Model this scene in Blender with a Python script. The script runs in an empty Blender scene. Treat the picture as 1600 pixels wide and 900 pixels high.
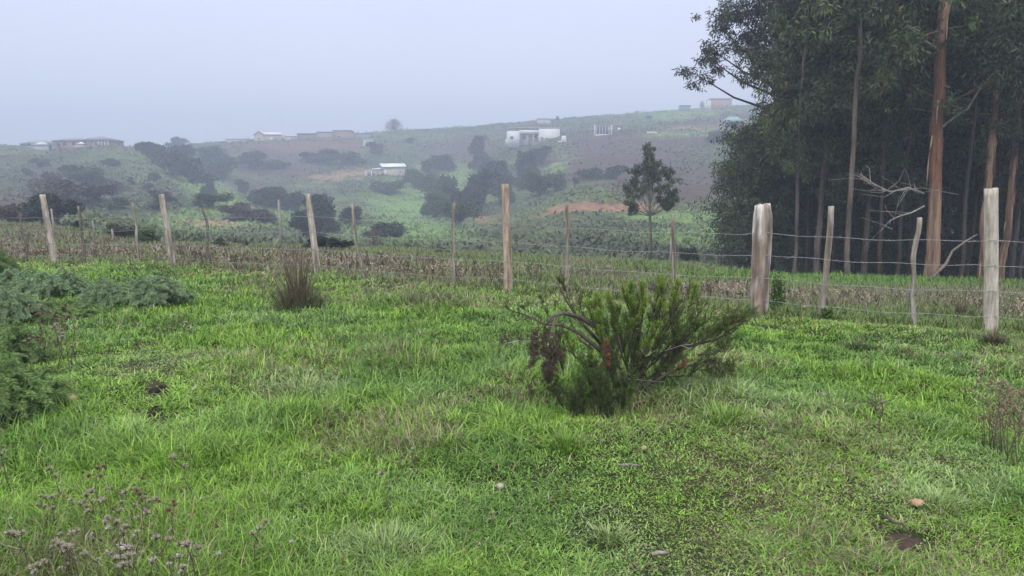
import bpy, math
import numpy as np
R = math.radians
rng = np.random.default_rng(7)
sc = bpy.context.scene
COL = sc.collection
# ---------------------------------------------------------------- camera
EYE, F, PITCH = 1.55, 1200.0, R(8.5)
cam_d = bpy.data.cameras.new('camera'); cam = bpy.data.objects.new('camera', cam_d); COL.objects.link(cam)
cam_d.lens = 27.0; cam_d.sensor_width = 36.0; cam_d.clip_end = 3000; cam_d.clip_start = 0.05
cam.location = (0, 0, EYE); cam.rotation_euler = (R(90) - PITCH, 0, 0)
sc.camera = cam
# ---------------------------------------------------------------- sky, sun, exposure
SUN_EL, SUN_AZ = 55, 200          # degrees; a soft bright patch behind and above the camera
w = bpy.data.worlds.new('World'); sc.world = w; w.use_nodes = True
nt = w.node_tree; nt.nodes.clear()
wo = nt.nodes.new('ShaderNodeOutputWorld'); bg = nt.nodes.new('ShaderNodeBackground'); bg.inputs[1].default_value = 0.1
sky = nt.nodes.new('ShaderNodeTexSky'); sky.sky_type = 'NISHITA'; sky.sun_disc = False
sky.sun_elevation = R(SUN_EL); sky.sun_rotation = R(SUN_AZ); sky.dust_density = 4; sky.air_density = 1.5
tc = nt.nodes.new('ShaderNodeTexCoord'); sx = nt.nodes.new('ShaderNodeSeparateXYZ')
nt.links.new(tc.outputs['Generated'], sx.inputs[0])
mr = nt.nodes.new('ShaderNodeMapRange'); mr.inputs[1].default_value = -0.05; mr.inputs[2].default_value = 1.0
nt.links.new(sx.outputs['Z'], mr.inputs[0])
cr = nt.nodes.new('ShaderNodeValToRGB'); el = cr.color_ramp.elements     # overcast: brighter overhead than at the horizon
el[0].position = 0.0; el[0].color = (.46, .48, .58, 1)
el[1].position = 1.0; el[1].color = (.98, .97, .96, 1)
e = el.new(0.14); e.color = (.465, .49, .595, 1)
e = el.new(0.36); e.color = (.40, .435, .575, 1)
e = el.new(0.62); e.color = (.80, .84, .95, 1)
nt.links.new(mr.outputs[0], cr.inputs[0])
# large soft cloud tone
nz = nt.nodes.new('ShaderNodeTexNoise'); nz.inputs['Scale'].default_value = 1.6; nz.inputs['Detail'].default_value = 2
nt.links.new(tc.outputs['Generated'], nz.inputs['Vector'])
nm = nt.nodes.new('ShaderNodeMapRange'); nm.inputs[1].default_value = .3; nm.inputs[2].default_value = .7
nm.inputs[3].default_value = .94; nm.inputs[4].default_value = 1.05; nt.links.new(nz.outputs[0], nm.inputs[0])
sc1 = nt.nodes.new('ShaderNodeVectorMath'); sc1.operation = 'SCALE'
nt.links.new(cr.outputs[0], sc1.inputs[0]); nt.links.new(nm.outputs[0], sc1.inputs['Scale'])
sc2 = nt.nodes.new('ShaderNodeVectorMath'); sc2.operation = 'SCALE'; sc2.inputs['Scale'].default_value = 15.2
nt.links.new(sc1.outputs[0], sc2.inputs[0])
mx = nt.nodes.new('ShaderNodeMix'); mx.data_type = 'RGBA'; mx.inputs['Factor'].default_value = .93
nt.links.new(sky.outputs[0], mx.inputs['A']); nt.links.new(sc2.outputs[0], mx.inputs['B'])
nt.links.new(mx.outputs['Result'], bg.inputs[0]); nt.links.new(bg.outputs[0], wo.inputs[0])
sun_d = bpy.data.lights.new('sun', 'SUN'); sun_d.energy = 1.0; sun_d.angle = R(25); sun_d.color = (1, .96, .9)
sun = bpy.data.objects.new('sun', sun_d); COL.objects.link(sun)
sun.rotation_euler = (R(90 - SUN_EL), 0, R(180 - SUN_AZ) )
sc.view_settings.view_transform = 'Standard'; sc.view_settings.look = 'None'
sc.view_settings.exposure = 0.45; sc.view_settings.gamma = 1; sc.view_settings.use_curve_mapping = False
sc.cycles.max_bounces = 6; sc.cycles.diffuse_bounces = 3; sc.cycles.transmission_bounces = 4
sc.cycles.volume_bounces = 1; sc.cycles.transparent_max_bounces = 6
sc.cycles.use_denoising = True
HAZE_D = 0.0024; HAZE_COL = (.63, .70, .86)
# ---------------------------------------------------------------- maths helpers
def ray(px, py):
    X, Y = (px - 800) / F, (450 - py) / F
    return X, math.cos(PITCH) + Y * math.sin(PITCH), -math.sin(PITCH) + Y * math.cos(PITCH)
def tx(px, py=271):
    r = ray(px, py); return r[0] / r[1]
def elev(py):
    r = ray(800, py); return r[2] / r[1]
def ST(D):
    """far slopes: profile distance -> metres"""
    D = np.asarray(D, float); return np.where(D < 60, D, 60 + (D - 60) * 1.7)
def smooth(t): return t * t * (3 - 2 * t)
def vn(x, y, s=0):
    x = np.asarray(x, float); y = np.asarray(y, float)
    xi = np.floor(x).astype(np.int64); yi = np.floor(y).astype(np.int64); fx = smooth(x - xi); fy = smooth(y - yi)
    def h(a, b):
        n = (a * 374761393 + b * 668265263 + s * 974634777) & 0x7fffffff
        n = ((n ^ (n >> 13)) * 1274126177) & 0x7fffffff
        return ((n ^ (n >> 16)) & 0xffff) / 65535.0
    return (h(xi, yi) * (1 - fx) + h(xi + 1, yi) * fx) * (1 - fy) + (h(xi, yi + 1) * (1 - fx) + h(xi + 1, yi + 1) * fx) * fy
def fbm(x, y, s=0, o=4):
    a, t, n = 1.0, 0.0, 0.0
    x = np.asarray(x, float); y = np.asarray(y, float)
    for i in range(o):
        t = t + a * vn(x * 2 ** i + 17.3 * i, y * 2 ** i - 9.1 * i, s + i); n += a; a *= .5
    return t / n
def unit(v): return v / np.maximum(np.linalg.norm(v, axis=-1, keepdims=True), 1e-9)
def mixc(a, b, t): t = np.asarray(t)[..., None]; return np.asarray(a) * (1 - t) + np.asarray(b) * t
# ---------------------------------------------------------------- mesh helpers
class G:
    """collects geometry for ONE mesh"""
    def __init__(s): s.V = []; s.Q = []; s.T = []; s.C = []; s.n = 0
    def add(s, V, Q=None, T=None, col=None):
        V = np.asarray(V, float).reshape(-1, 3)
        if Q is not None and len(Q): s.Q.append(np.asarray(Q) + s.n)
        if T is not None and len(T): s.T.append(np.asarray(T) + s.n)
        if col is None: col = (.5, .5, .5)
        col = np.asarray(col, float)
        if col.ndim == 1: col = np.tile(col, (len(V), 1))
        s.C.append(col); s.V.append(V); s.n += len(V); return s
    def box(s, x0, x1, y0, y1, z0, z1, col=None):
        V = [(x, y, z) for z in (z0, z1) for y in (y0, y1) for x in (x0, x1)]
        return s.add(V, [(0, 2, 3, 1), (4, 5, 7, 6), (0, 1, 5, 4), (2, 6, 7, 3), (0, 4, 6, 2), (1, 3, 7, 5)], col=col)
    def poly(s, V, faces, col=None):
        return s.add(V, [f for f in faces if len(f) == 4], [f for f in faces if len(f) == 3], col)
    def tube(s, P, rad, n=6, cap=True, col=None):
        P = np.asarray(P, float); m = len(P); rad = np.broadcast_to(np.asarray(rad, float), (m,))
        d = np.gradient(P, axis=0); d = unit(d)
        ref = np.array([0, 0, 1.]) if abs(d[0][2]) < .9 else np.array([1., 0, 0])
        u = unit(np.cross(d, ref)); v = np.cross(d, u)
        a = np.linspace(0, 2 * np.pi, n, endpoint=False)
        V = P[:, None] + rad[:, None, None] * (u[:, None] * np.cos(a)[None, :, None] + v[:, None] * np.sin(a)[None, :, None])
        i = np.arange(m - 1)[:, None] * n; j = np.arange(n)[None]; k = (j + 1) % n
        Q = np.stack([i + j, i + k, i + n + k, i + n + j], -1).reshape(-1, 4)
        V = V.reshape(-1, 3); T = []
        if cap:
            V = np.vstack([V, P[-1:], P[:1]]); b = (m - 1) * n; c = m * n
            T = [(b + q, b + (q + 1) % n, c) for q in range(n)] + [((q + 1) % n, q, c + 1) for q in range(n)]
        if col is not None and np.asarray(col).ndim == 2:
            col = np.asarray(col); col = np.repeat(col, n, 0)
            if cap: col = np.vstack([col, col[-1:], col[:1]])
        return s.add(V, Q, T, col)
    def leaves(s, P, D, L, W, N=None, col=None, r=None):
        """diamond leaves: base P, direction D, length L, width W"""
        P = np.asarray(P, float); n = len(P)
        if n == 0: return s
        r = r or rng
        if N is None: N = r.normal(size=(n, 3))
        S = unit(np.cross(D, N)); L = np.broadcast_to(L, (n,))[:, None]; W = np.broadcast_to(W, (n,))[:, None]
        M = P + D * L * .45
        V = np.stack([P, M + S * W * .5, P + D * L, M - S * W * .5], 1).reshape(-1, 3)
        Q = np.arange(n * 4).reshape(-1, 4)
        if col is not None: col = np.asarray(col); col = np.repeat(np.broadcast_to(col, (n, 3)), 4, 0)
        return s.add(V, Q, col=col)
    def blades(s, P, az, lean, L, W, bend, col):
        n = len(P); dh = np.stack([np.cos(az), np.sin(az), 0 * az], 1)
        tw = az + np.pi / 2
        sd = np.stack([np.cos(tw), np.sin(tw), 0 * az], 1)
        up = np.array([0, 0, 1.])
        d1 = dh * np.sin(lean)[:, None] + up * np.cos(lean)[:, None]
        l2 = lean + bend
        d2 = dh * np.sin(l2)[:, None] + up * np.cos(l2)[:, None]
        p1 = P + d1 * (L * .5)[:, None]; p2 = p1 + d2 * (L * .5)[:, None]
        w_ = W[:, None] * .5
        V = np.stack([P - sd * w_, P + sd * w_, p1 - sd * w_ * .85, p1 + sd * w_ * .85, p2 - sd * w_ * .12, p2 + sd * w_ * .12], 1).reshape(-1, 3)
        b = (np.arange(n) * 6)[:, None]
        Q = np.concatenate([b + [0, 1, 3, 2], b + [2, 3, 5, 4]], 0)
        return s.add(V, Q, col=np.repeat(col, 6, 0))
    def mesh(s, name, mat, sm=False):
        me = bpy.data.meshes.new(name); V = np.vstack(s.V)
        q = np.vstack(s.Q).reshape(-1) if s.Q else np.zeros(0, int)
        t = np.vstack(s.T).reshape(-1) if s.T else np.zeros(0, int)
        li = np.concatenate([q, t]).astype(np.int32); nq, ntt = len(q) // 4, len(t) // 3
        me.vertices.add(len(V)); me.vertices.foreach_set('co', V.astype(np.float32).ravel())
        me.loops.add(len(li)); me.loops.foreach_set('vertex_index', li)
        me.polygons.add(nq + ntt)
        ls = np.concatenate([np.arange(nq) * 4, nq * 4 + np.arange(ntt) * 3]).astype(np.int32)
        me.polygons.foreach_set('loop_start', ls)
        if sm: me.polygons.foreach_set('use_smooth', np.ones(nq + ntt, bool))
        ca = me.color_attributes.new('Col', 'FLOAT_COLOR', 'POINT')
        C = np.hstack([np.vstack(s.C), np.ones((len(V), 1))]); ca.data.foreach_set('color', C.astype(np.float32).ravel())
        me.update(calc_edges=True); me.materials.append(mat)
        return me
    def obj(s, name, mat, parent=None, label=None, cat=None, group=None, kind=None, loc=None, rz=None, sm=False):
        o = bpy.data.objects.new(name, s.mesh(name, mat, sm)); COL.objects.link(o)
        if parent: o.parent = parent
        if loc is not None: o.location = loc
        if rz is not None: o.rotation_euler = (0, 0, rz)
        tag(o, label, cat, group, kind); return o
def tag(o, label=None, cat=None, group=None, kind=None):
    for k, v in (('label', label), ('category', cat), ('group', group), ('kind', kind)):
        if v: o[k] = v
    return o
def thing(name, label, cat, loc=(0, 0, 0), rz=0, group=None):
    o = bpy.data.objects.new(name, None); COL.objects.link(o); o.location = loc; o.rotation_euler = (0, 0, rz)
    o.empty_display_size = .2; return tag(o, label, cat, group)
def dup(o, loc, rz=0, s=1, label=None, group=None, cat=None):
    def cp(a, par):
        c = a.copy(); COL.objects.link(c); c.parent = par
        for ch in list(kids.get(a.name, [])): cp(ch, c)
        return c
    kids = {}
    for x in o.children_recursive: kids.setdefault(x.parent.name, []).append(x)
    c = cp(o, None); c.location = loc; c.rotation_euler = (0, 0, rz); c.scale = (s, s, s) if np.isscalar(s) else s
    return tag(c, label, cat, group)
# ---------------------------------------------------------------- materials
def mat(name, col=None, rough=.85, attr=False, noise=None, bump=None, trans=0, spec=.3, stretch=None, amt=.35, metal=0):
    m = bpy.data.materials.new(name); m.use_nodes = True; t = m.node_tree; b = t.nodes['Principled BSDF']; L = t.links.new
    b.inputs['Roughness'].default_value = rough; b.inputs['Specular IOR Level'].default_value = spec; b.inputs['Metallic'].default_value = metal
    if attr:
        a = t.nodes.new('ShaderNodeVertexColor'); a.layer_name = 'Col'; out = a.outputs[0]
    else:
        a = t.nodes.new('ShaderNodeRGB'); a.outputs[0].default_value = (*col, 1); out = a.outputs[0]
    co = t.nodes.new('ShaderNodeTexCoord'); src = co.outputs['Object']
    if stretch:
        mp = t.nodes.new('ShaderNodeMapping'); mp.inputs['Scale'].default_value = stretch; L(src, mp.inputs[0]); src = mp.outputs[0]
    if noise:
        n = t.nodes.new('ShaderNodeTexNoise'); n.inputs['Scale'].default_value = noise; n.inputs['Detail'].default_value = 6; n.inputs['Roughness'].default_value = .65
        L(src, n.inputs['Vector'])
        r = t.nodes.new('ShaderNodeMapRange'); r.inputs[1].default_value = .3; r.inputs[2].default_value = .7
        r.inputs[3].default_value = 1 - amt; r.inputs[4].default_value = 1 + amt; L(n.outputs[0], r.inputs[0])
        v = t.nodes.new('ShaderNodeVectorMath'); v.operation = 'SCALE'; L(out, v.inputs[0]); L(r.outputs[0], v.inputs['Scale']); out = v.outputs[0]
        if bump:
            bp = t.nodes.new('ShaderNodeBump'); bp.inputs['Strength'].default_value = .8; bp.inputs['Distance'].default_value = bump
            L(n.outputs[0], bp.inputs['Height']); L(bp.outputs[0], b.inputs['Normal'])
    L(out, b.inputs['Base Color'])
    if trans:
        tr = t.nodes.new('ShaderNodeBsdfTranslucent'); L(out, tr.inputs[0]); ms = t.nodes.new('ShaderNodeMixShader'); ms.inputs[0].default_value = trans
        L(b.outputs[0], ms.inputs[1]); L(tr.outputs[0], ms.inputs[2]); L(ms.outputs[0], t.nodes['Material Output'].inputs[0])
    return m
M_grass = mat('grass_blades', attr=True, rough=.5, trans=.16, spec=.25)
M_leaf = mat('leaf', attr=True, rough=.42, trans=.15, spec=.3)
M_needle = mat('needle', attr=True, rough=.6, trans=.1, spec=.25)
M_dry = mat('dry_stem', attr=True, rough=.9, spec=.1)
M_bark = mat('bark', attr=True, rough=.9, noise=5, stretch=(4, 4, .35), bump=.03, amt=.5, spec=.1)
M_wood = mat('weathered_wood', attr=True, rough=.9, noise=11, stretch=(3.2, 3.2, .45), bump=.02, amt=.42, spec=.1)
M_wire = mat('galvanised_wire', col=(.36, .35, .34), rough=.5, metal=.4, noise=30)
M_soil = mat('bare_soil', attr=True, rough=.95, noise=14, bump=.02, amt=.4, spec=.1)
M_stone = mat('stone', attr=True, rough=.85, noise=18, bump=.01, amt=.3)
M_plaster = mat('plaster', attr=True, rough=.8, noise=1.2, amt=.1)
M_brick = mat('brick_wall', attr=True, rough=.85, noise=3, amt=.2)
M_roof = mat('roof_sheet', attr=True, rough=.55, noise=1.5, stretch=(8, .4, 1), amt=.12)
M_glass = mat('window_glass', col=(.03, .035, .045), rough=.15, spec=.6)
M_plastic = mat('painted_metal', attr=True, rough=.5, noise=3, amt=.08)
# ---------------------------------------------------------------- terrain
# height profiles: for each bearing (photo column), distance -> height; 'z' rows are heights in metres, the rest sight lines
PR = {
 -700: dict(z=[(8,0),(15,-.1),(24,-.4),(36,-.8)], y=[(48,352),(60,340),(80,318),(100,298),(130,262),(155,232)]),
 0:    dict(z=[(8,0),(15.6,-.30)], y=[(22,391),(29,366),(35,352),(45,362),(60,343),(80,318),(100,298),(130,262),(155,231)]),
 100:  dict(z=[(8,0),(15.3,-.24)], y=[(22,392),(29,368),(34,356),(45,366),(60,347),(80,320),(100,300),(130,262),(158,232)]),
 215:  dict(z=[(8,0),(14.2,-.13)], y=[(22,396),(30,378),(45,384),(60,362),(80,336),(100,306),(130,262),(160,229)]),
 300:  dict(z=[(8,0),(13.6,-.12)], y=[(21,398),(28,384),(50,386),(70,357),(90,332),(110,303),(128,284),(142,288),(160,282),(190,245),(212,224)]),
 400:  dict(z=[(8,0),(13,-.10)],  y=[(20,402),(28,388),(55,388),(80,352),(100,328),(118,316),(130,318),(150,300),(180,258),(205,226),(217,217)]),
 500:  dict(z=[(8,0),(12.2,-.08)], y=[(20,405),(27,391),(55,387),(80,368),(110,338),(140,305),(170,272),(200,238),(226,214)]),
 600:  dict(z=[(8,0),(12,-.08)],  y=[(19,408),(26,395),(55,389),(80,372),(110,346),(140,311),(160,276),(170,271),(190,246),(215,220),(240,204)]),
 700:  dict(z=[(8,0),(11.5,-.06)], y=[(18,415),(25,400),(55,393),(80,374),(110,346),(140,314),(170,278),(200,244),(225,215),(245,200)]),
 800:  dict(z=[(8,0),(11,-.05)],  y=[(17,424),(24,406),(50,402),(70,377),(90,352),(106,334),(110,324),(130,303),(150,275),(170,243),(178,224),(192,220),(215,205),(245,192)]),
 900:  dict(z=[(8,0),(10.5,-.05)], y=[(16,432),(23,410),(48,405),(65,377),(80,347),(86,334),(88.5,312),(110,294),(135,264),(160,234),(175,212),(190,207),(215,197),(250,183)]),
 1000: dict(z=[(8,0),(10,-.05)],  y=[(15,440),(22,414),(45,411),(65,377),(80,342),(86,331),(88.5,312),(110,291),(135,260),(160,228),(172,210),(215,190),(255,175)]),
 1100: dict(z=[(8,0),(9.5,-.05)], y=[(14,452),(22,420),(45,416),(65,380),(82,345),(88,324),(110,291),(135,255),(160,217),(172,204),(215,183),(260,167)]),
 1200: dict(z=[(7.5,0),(9,-.04)], y=[(13,468),(17,452),(23.3,434),(27,437),(45,434),(65,400),(85,350),(110,300),(165,206),(215,178),(260,162)]),
 1400: dict(z=[(7,0),(8.5,-.06)], y=[(12,482),(16,463),(21,447),(23.5,436),(27,440),(45,438),(65,405),(85,355),(110,300),(165,205),(215,175),(260,158)]),
 1600: dict(z=[(6,0),(7.8,-.05)], y=[(11,490),(15,470),(21,452),(23.5,443),(27,446),(45,440),(65,410),(85,355),(110,300),(165,205),(215,172),(260,155)]),
 2300: dict(z=[(5,0),(7,-.05)], y=[(11,490),(15,470),(21,452),(23.5,443),(27,446),(45,440),(65,410),(85,355),(110,300),(165,205),(215,172),(260,155)]),
}
DG = np.concatenate([np.linspace(0, 40, 161), np.linspace(40.8, 480, 550)])
TG = np.linspace(-1.3, 1.3, 105)
_c = sorted(PR); _rows = []
for c in _c:
    k = PR[c]; k = dict(z=k['z'], y=[(float(ST(p)), q) for p, q in k['y']]); D = [0] + [a for a, b in k['z']] + [a for a, b in k['y']] + [1000]
    Z = [0] + [b for a, b in k['z']] + [EYE + a * elev(b) for a, b in k['y']]; Z.append(Z[-1] + 3)
    _rows.append(np.interp(DG, D, Z))
_rows = np.array(_rows); _ct = np.array([tx(c) for c in _c])
TAB = np.array([[0.0] * len(DG)] * len(TG))
for j in range(len(DG)): TAB[:, j] = np.interp(TG, _ct, _rows[:, j])
ker = np.array([1, 3, 5, 3, 1.]); ker /= ker.sum()
TAB = np.apply_along_axis(lambda a: np.convolve(np.pad(a, 2, 'edge'), ker, 'valid'), 0, TAB)
TAB = np.apply_along_axis(lambda a: np.convolve(np.pad(a, 1, 'edge'), [.25, .5, .25], 'valid'), 1, TAB)
def height(x, y):
    x = np.asarray(x, float); y = np.asarray(y, float)
    D = np.clip(y, 0, 479.9); t = np.clip(x / np.maximum(y, 3), -1.29, 1.29)
    fi = (t + 1.3) / 2.6 * (len(TG) - 1); i = np.floor(fi).astype(int); fi = fi - i
    fj = np.where(D < 40, D * 4, 160 + (D - 40) / .8); fj = np.clip(fj, 0, len(DG) - 1.001); j = np.floor(fj).astype(int); fj = fj - j
    z = (TAB[i, j] * (1 - fj) + TAB[i, j + 1] * fj) * (1 - fi) + (TAB[i + 1, j] * (1 - fj) + TAB[i + 1, j + 1] * fj) * fi
    far = np.clip((y - 30) / 60, 0, 1)
    z = z + ((fbm(x * .7, y * .7, 3, 3) - .5) * .16 + (fbm(x * 2.3, y * 2.3, 5, 2) - .5) * .06) * (1 - far) + (fbm(x * .045, y * .045, 8, 4) - .5) * 4.2 * far * np.clip((350 - y) / 90, .15, 1)
    z = z + (fbm(x * .3, y * .3, 12, 3) - .5) * .7 * far
    return z
def H(x, y): return float(height(np.array([x]), np.array([y]))[0])
_hd = np.concatenate([np.arange(1.5, 40, .05), np.arange(40, 470, .5)])
def hit(px, py, dmin=1.5, dmax=470):
    """where the line of sight through a photo pixel meets the ground"""
    r = ray(px, py); t = r[0] / r[1]; e_ = r[2] / r[1]
    d = _hd[(_hd >= dmin) & (_hd <= dmax)]
    g = height(t * d, d) - (EYE + e_ * d)
    k = np.nonzero(g >= 0)[0]; i = k[0] if len(k) else int(np.argmax(g / d))
    D = float(d[i]); return t * D, D, H(t * D, D)
def px_of(x, y, z):
    dy = np.maximum(y * math.cos(PITCH) - (z - EYE) * math.sin(PITCH), .1)
    up = y * math.sin(PITCH) + (z - EYE) * math.cos(PITCH)
    return 800 + F * x / dy, 450 - F * up / dy
ys = np.concatenate([np.linspace(-60, 0, 20, endpoint=False), np.linspace(0, 2, 10, endpoint=False), np.arange(2, 14, .07), np.arange(14, 40, .16), np.arange(40, 120, .5), np.arange(120, 430, 1.1), np.linspace(431, 700, 40)])
ts = np.concatenate([np.linspace(-3.2, -.85, 40, endpoint=False), np.linspace(-.85, .85, 560), np.linspace(.85, 3.2, 41)[1:]])
YY, TT = np.meshgrid(ys, ts, indexing='ij'); XX = TT * np.maximum(YY, 4)
XX = np.clip(XX, -580, 580)
ZZ = height(XX, YY)
# ground colours: soil under the near grass, and the plant cover of the hillsides
def soft(px, py, cx, cy, rx, ry, rot=0):
    c, s_ = math.cos(R(rot)), math.sin(R(rot)); a = (px - cx) * c + (py - cy) * s_; b = -(px - cx) * s_ + (py - cy) * c
    return np.clip(1.9 - 1.6 * np.sqrt((a / rx) ** 2 + (b / ry) ** 2), 0, 1)
def ground_colour(x, y, z):
    n1 = fbm(x * .05, y * .05, 21); n2 = fbm(x * .35, y * .35, 22); n3 = fbm(x * 1.6, y * 1.6, 23, 3)
    g = mixc((.055, .070, .036), (.10, .132, .050), np.clip((n1 - .40) * 4, 0, 1))
    g = mixc(g, (.10, .085, .05), np.clip((n2 - .55) * 4, 0, 1) * .6)
    g = mixc(g, (.14, .195, .065), np.clip((n3 - .5) * 4, 0, 1) * .5)
    px, py = px_of(x, y, z)
    pj = px + (n2 - .5) * 60; qj = py + (n3 - .5) * 14 + (n2 - .5) * 14
    def blob(g, c, cx, cy, rx, ry, rot=0, a=1.0): return mixc(g, c, soft(pj, qj, cx, cy, rx, ry, rot) * a)
    scrub = (.088, .064, .054); soil = (.30, .15, .075); tan = (.30, .20, .12); green = (.17, .27, .075)
    for b in ((110, 292, 75, 28), (980, 255, 130, 34, -4), (1060, 290, 110, 30), (900, 250, 90, 28, -20), (450, 235, 110, 16), (430, 262, 80, 18), (1000, 220, 120, 8), (1110, 190, 70, 9, -8), (720, 235, 60, 18), (390, 295, 60, 12), (20, 325, 60, 25), (1020, 215, 140, 14)):
        g = blob(g, scrub, *b)
    for b in ((640, 320, 70, 45), (330, 300, 70, 22, 25), (640, 365, 110, 18), (1080, 175, 80, 8, -8), (1060, 340, 90, 9), (1080, 211, 90, 4, 0), (320, 345, 110, 20), (1100, 372, 120, 16), (860, 270, 50, 8, -40), (700, 290, 60, 20, -30), (60, 330, 40, 8), (480, 340, 70, 18)):
        g = blob(g, green, *b, a=.8) if len(b) == 5 else blob(g, green, *b[:5], a=.8)
    for b in ((535, 273, 62, 8, -6), (672, 262, 22, 7), (1085, 200, 60, 3), (330, 350, 60, 6), (820, 218, 30, 8)):
        g = blob(g, tan, *b, a=.85)
    g = blob(g, (.16, .085, .06), 500, 228, 120, 9, 0, .9)
    bank = np.clip((y - 103) / 1.2 + (n3 - .5) * 3, 0, 1) * np.clip((108 - y) / 1.2 + (n3 - .5) * 3, 0, 1) * np.clip((pj - 822) / 50, 0, 1) * np.clip((1030 - pj) / 30, 0, 1)
    g = mixc(g, (.26, .15, .10), bank)
    g = mixc(g, soil, soft(pj, qj, 765, 345, 26, 5) * (y > 60) * .6)
    # near meadow: soil and thatch between the blades; the dry belt past the fence
    near = np.clip((np.where(x < -3, 42, 34) - y) / 8, 0, 1)
    s1 = mixc((.030, .045, .014), (.055, .045, .025), np.clip((fbm(x * 2, y * 2, 31) - .45) * 4, 0, 1))
    fy = fence_y(x); belt = np.clip((y - fy) / 1.5, 0, 1)
    s2 = mixc((.115, .12, .055), (.12, .10, .07), np.clip((fbm(x * .5, y * .5, 33) - .4) * 4, 0, 1))
    g = mixc(g, mixc(s1, s2, belt), near)
    return g
def fence_y(x): return 10.55 - .545 * x + 0 * x
gc = ground_colour(XX.ravel(), YY.ravel(), ZZ.ravel())
n0, n1_ = XX.shape; I = np.arange(n0 * n1_).reshape(n0, n1_)
g = G(); g.add(np.stack([XX, YY, ZZ], -1).reshape(-1, 3), np.stack([I[:-1, :-1], I[:-1, 1:], I[1:, 1:], I[1:, :-1]], -1).reshape(-1, 4), col=gc)
M_ground = mat('ground_cover', attr=True, rough=.95, noise=1.1, bump=.25, amt=.35, spec=.1)
g.obj('ground', M_ground, kind='structure', sm=True)
# ---------------------------------------------------------------- haze
def haze():
    b = G(); b.box(-590, 590, -62, 705, float(ZZ.min()) - 1, float(ZZ.max()) + 14)
    m = bpy.data.materials.new('mist'); m.use_nodes = True; t = m.node_tree; t.nodes.remove(t.nodes['Principled BSDF'])
    v = t.nodes.new('ShaderNodeVolumePrincipled'); v.inputs['Color'].default_value = (*HAZE_COL, 1)
    v.inputs['Density'].default_value = HAZE_D; v.inputs['Anisotropy'].default_value = 0
    t.links.new(v.outputs[0], t.nodes['Material Output'].inputs['Volume'])
    b.obj('haze', m, label='thin cold morning mist lying over the whole valley', cat='haze', kind='stuff')
haze()
# ---------------------------------------------------------------- wire fence across the meadow
def fence_pt(px, py=430):
    t = tx(px, py); y = 10.45 / (1 + .545 * t); return t * y, y
def zat(px, py, y):
    r = ray(px, py); return EYE + y * r[2] / r[1]
def post(name, par, px0, py0, px1, py1, wpx, cols, seed, n=12, label=None, rough=.08, crook=0., cleft=0.):
    """px0,py0 = foot, px1,py1 = top"""
    r_ = np.random.default_rng(seed)
    x, y = fence_pt(px0, py0); zb = H(x, y); zt = zat(px1, py1, y); xt = tx(px1, py1) * y
    rad = wpx / 2 / F * y * 1.02; m = 22 if wpx > 7 else 14
    s = np.linspace(0, 1, m); s = np.concatenate([[-.12], s])
    P = np.stack([x + (xt - x) * s, y + (r_.random() - .5) * .06 * s, zb + (zt - zb) * s], 1)
    if crook:
        P[:, 0] += (fbm(s * 3 + seed, s * 0, seed, 3) - .5) * crook; P[:, 1] += (fbm(s * 3 + seed + 9, s * 0, seed + 1, 3) - .5) * crook
    g = G()
    rr = rad * (1.08 - .14 * s) * (1 + (fbm(s * 6 + seed, s * 0, seed + 5, 3) - .5) * rough * 2)
    g.tube(P, rr, n, cap=True)
    V = g.V[0]; k = len(P) * n
    a = np.tile(np.linspace(0, 2 * np.pi, n, endpoint=False), len(P)); ss = np.repeat(s, n)
    ctr = np.repeat(P, n, 0)
    f = 1 + (fbm(np.cos(a) * 1.2 + seed + ss * .5, np.sin(a) * 1.2 + ss * 1.8, seed + 2, 3) - .5) * rough * 4
    V[:k] = ctr + (V[:k] - ctr) * f[:, None]
    top = ss > .99; V[:k][top, 2] += (r_.random(top.sum()) - .5) * rad * (.25 + cleft)
    aa = np.r_[a, 0, 0]; s3 = np.r_[ss, 1, 0]; nn = fbm(np.cos(aa) * 2.6 + seed + s3, np.sin(aa) * 2.6 + s3 * 2.2, seed + 3, 4); n2 = fbm(np.cos(aa) * 4 + seed, np.sin(aa) * 4 + s3 * 1.6, seed + 4, 3)
    c = mixc(cols[0], cols[1], np.clip((nn - .42) * 6, 0, 1)); c = mixc(c, cols[2], np.clip((n2 - .52) * 7, 0, 1))
    g.C[0] = c
    o = g.obj(name, M_wood, par, label=label, sm=False)
    return x, y, zb, xt, zt
fence = thing('wire_fence', 'wooden post and wire fence crossing the meadow', 'fence', (0, 0, 0))
pale = ((.47, .40, .32), (.58, .51, .43), (.26, .21, .165)); tanw = ((.40, .30, .21), (.50, .39, .30), (.22, .155, .11))
dark = ((.16, .13, .11), (.24, .20, .17), (.09, .07, .06)); mid = ((.31, .265, .215), (.42, .37, .31), (.17, .14, .11))
posts = []
for a in ((86, 416, 66, 304, 9, pale, 1), (270, 417, 253, 304, 9, pale, 2), (497, 432, 482, 303, 10, pale, 3), (795, 450, 789, 288, 13, tanw, 4),
          (1187, 480, 1192, 320, 27, ((.40, .31, .25), (.68, .63, .57), (.20, .15, .12)), 5), (1549, 512, 1549, 295, 20, ((.52, .46, .38), (.60, .54, .46), (.40, .33, .26)), 6)):
    lab = {5: 'thick weathered post with flaking silvery bark', 6: 'smooth pale round post', 4: 'tall straight tan post'}.get(a[6])
    posts.append(post('fence_post', fence, *a, n=16 if a[4] > 12 else 10, label=lab, rough=.14 if a[6] == 5 else (.025 if a[6] == 6 else .07), cleft=.15 if a[6] == 5 else 0))
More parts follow.
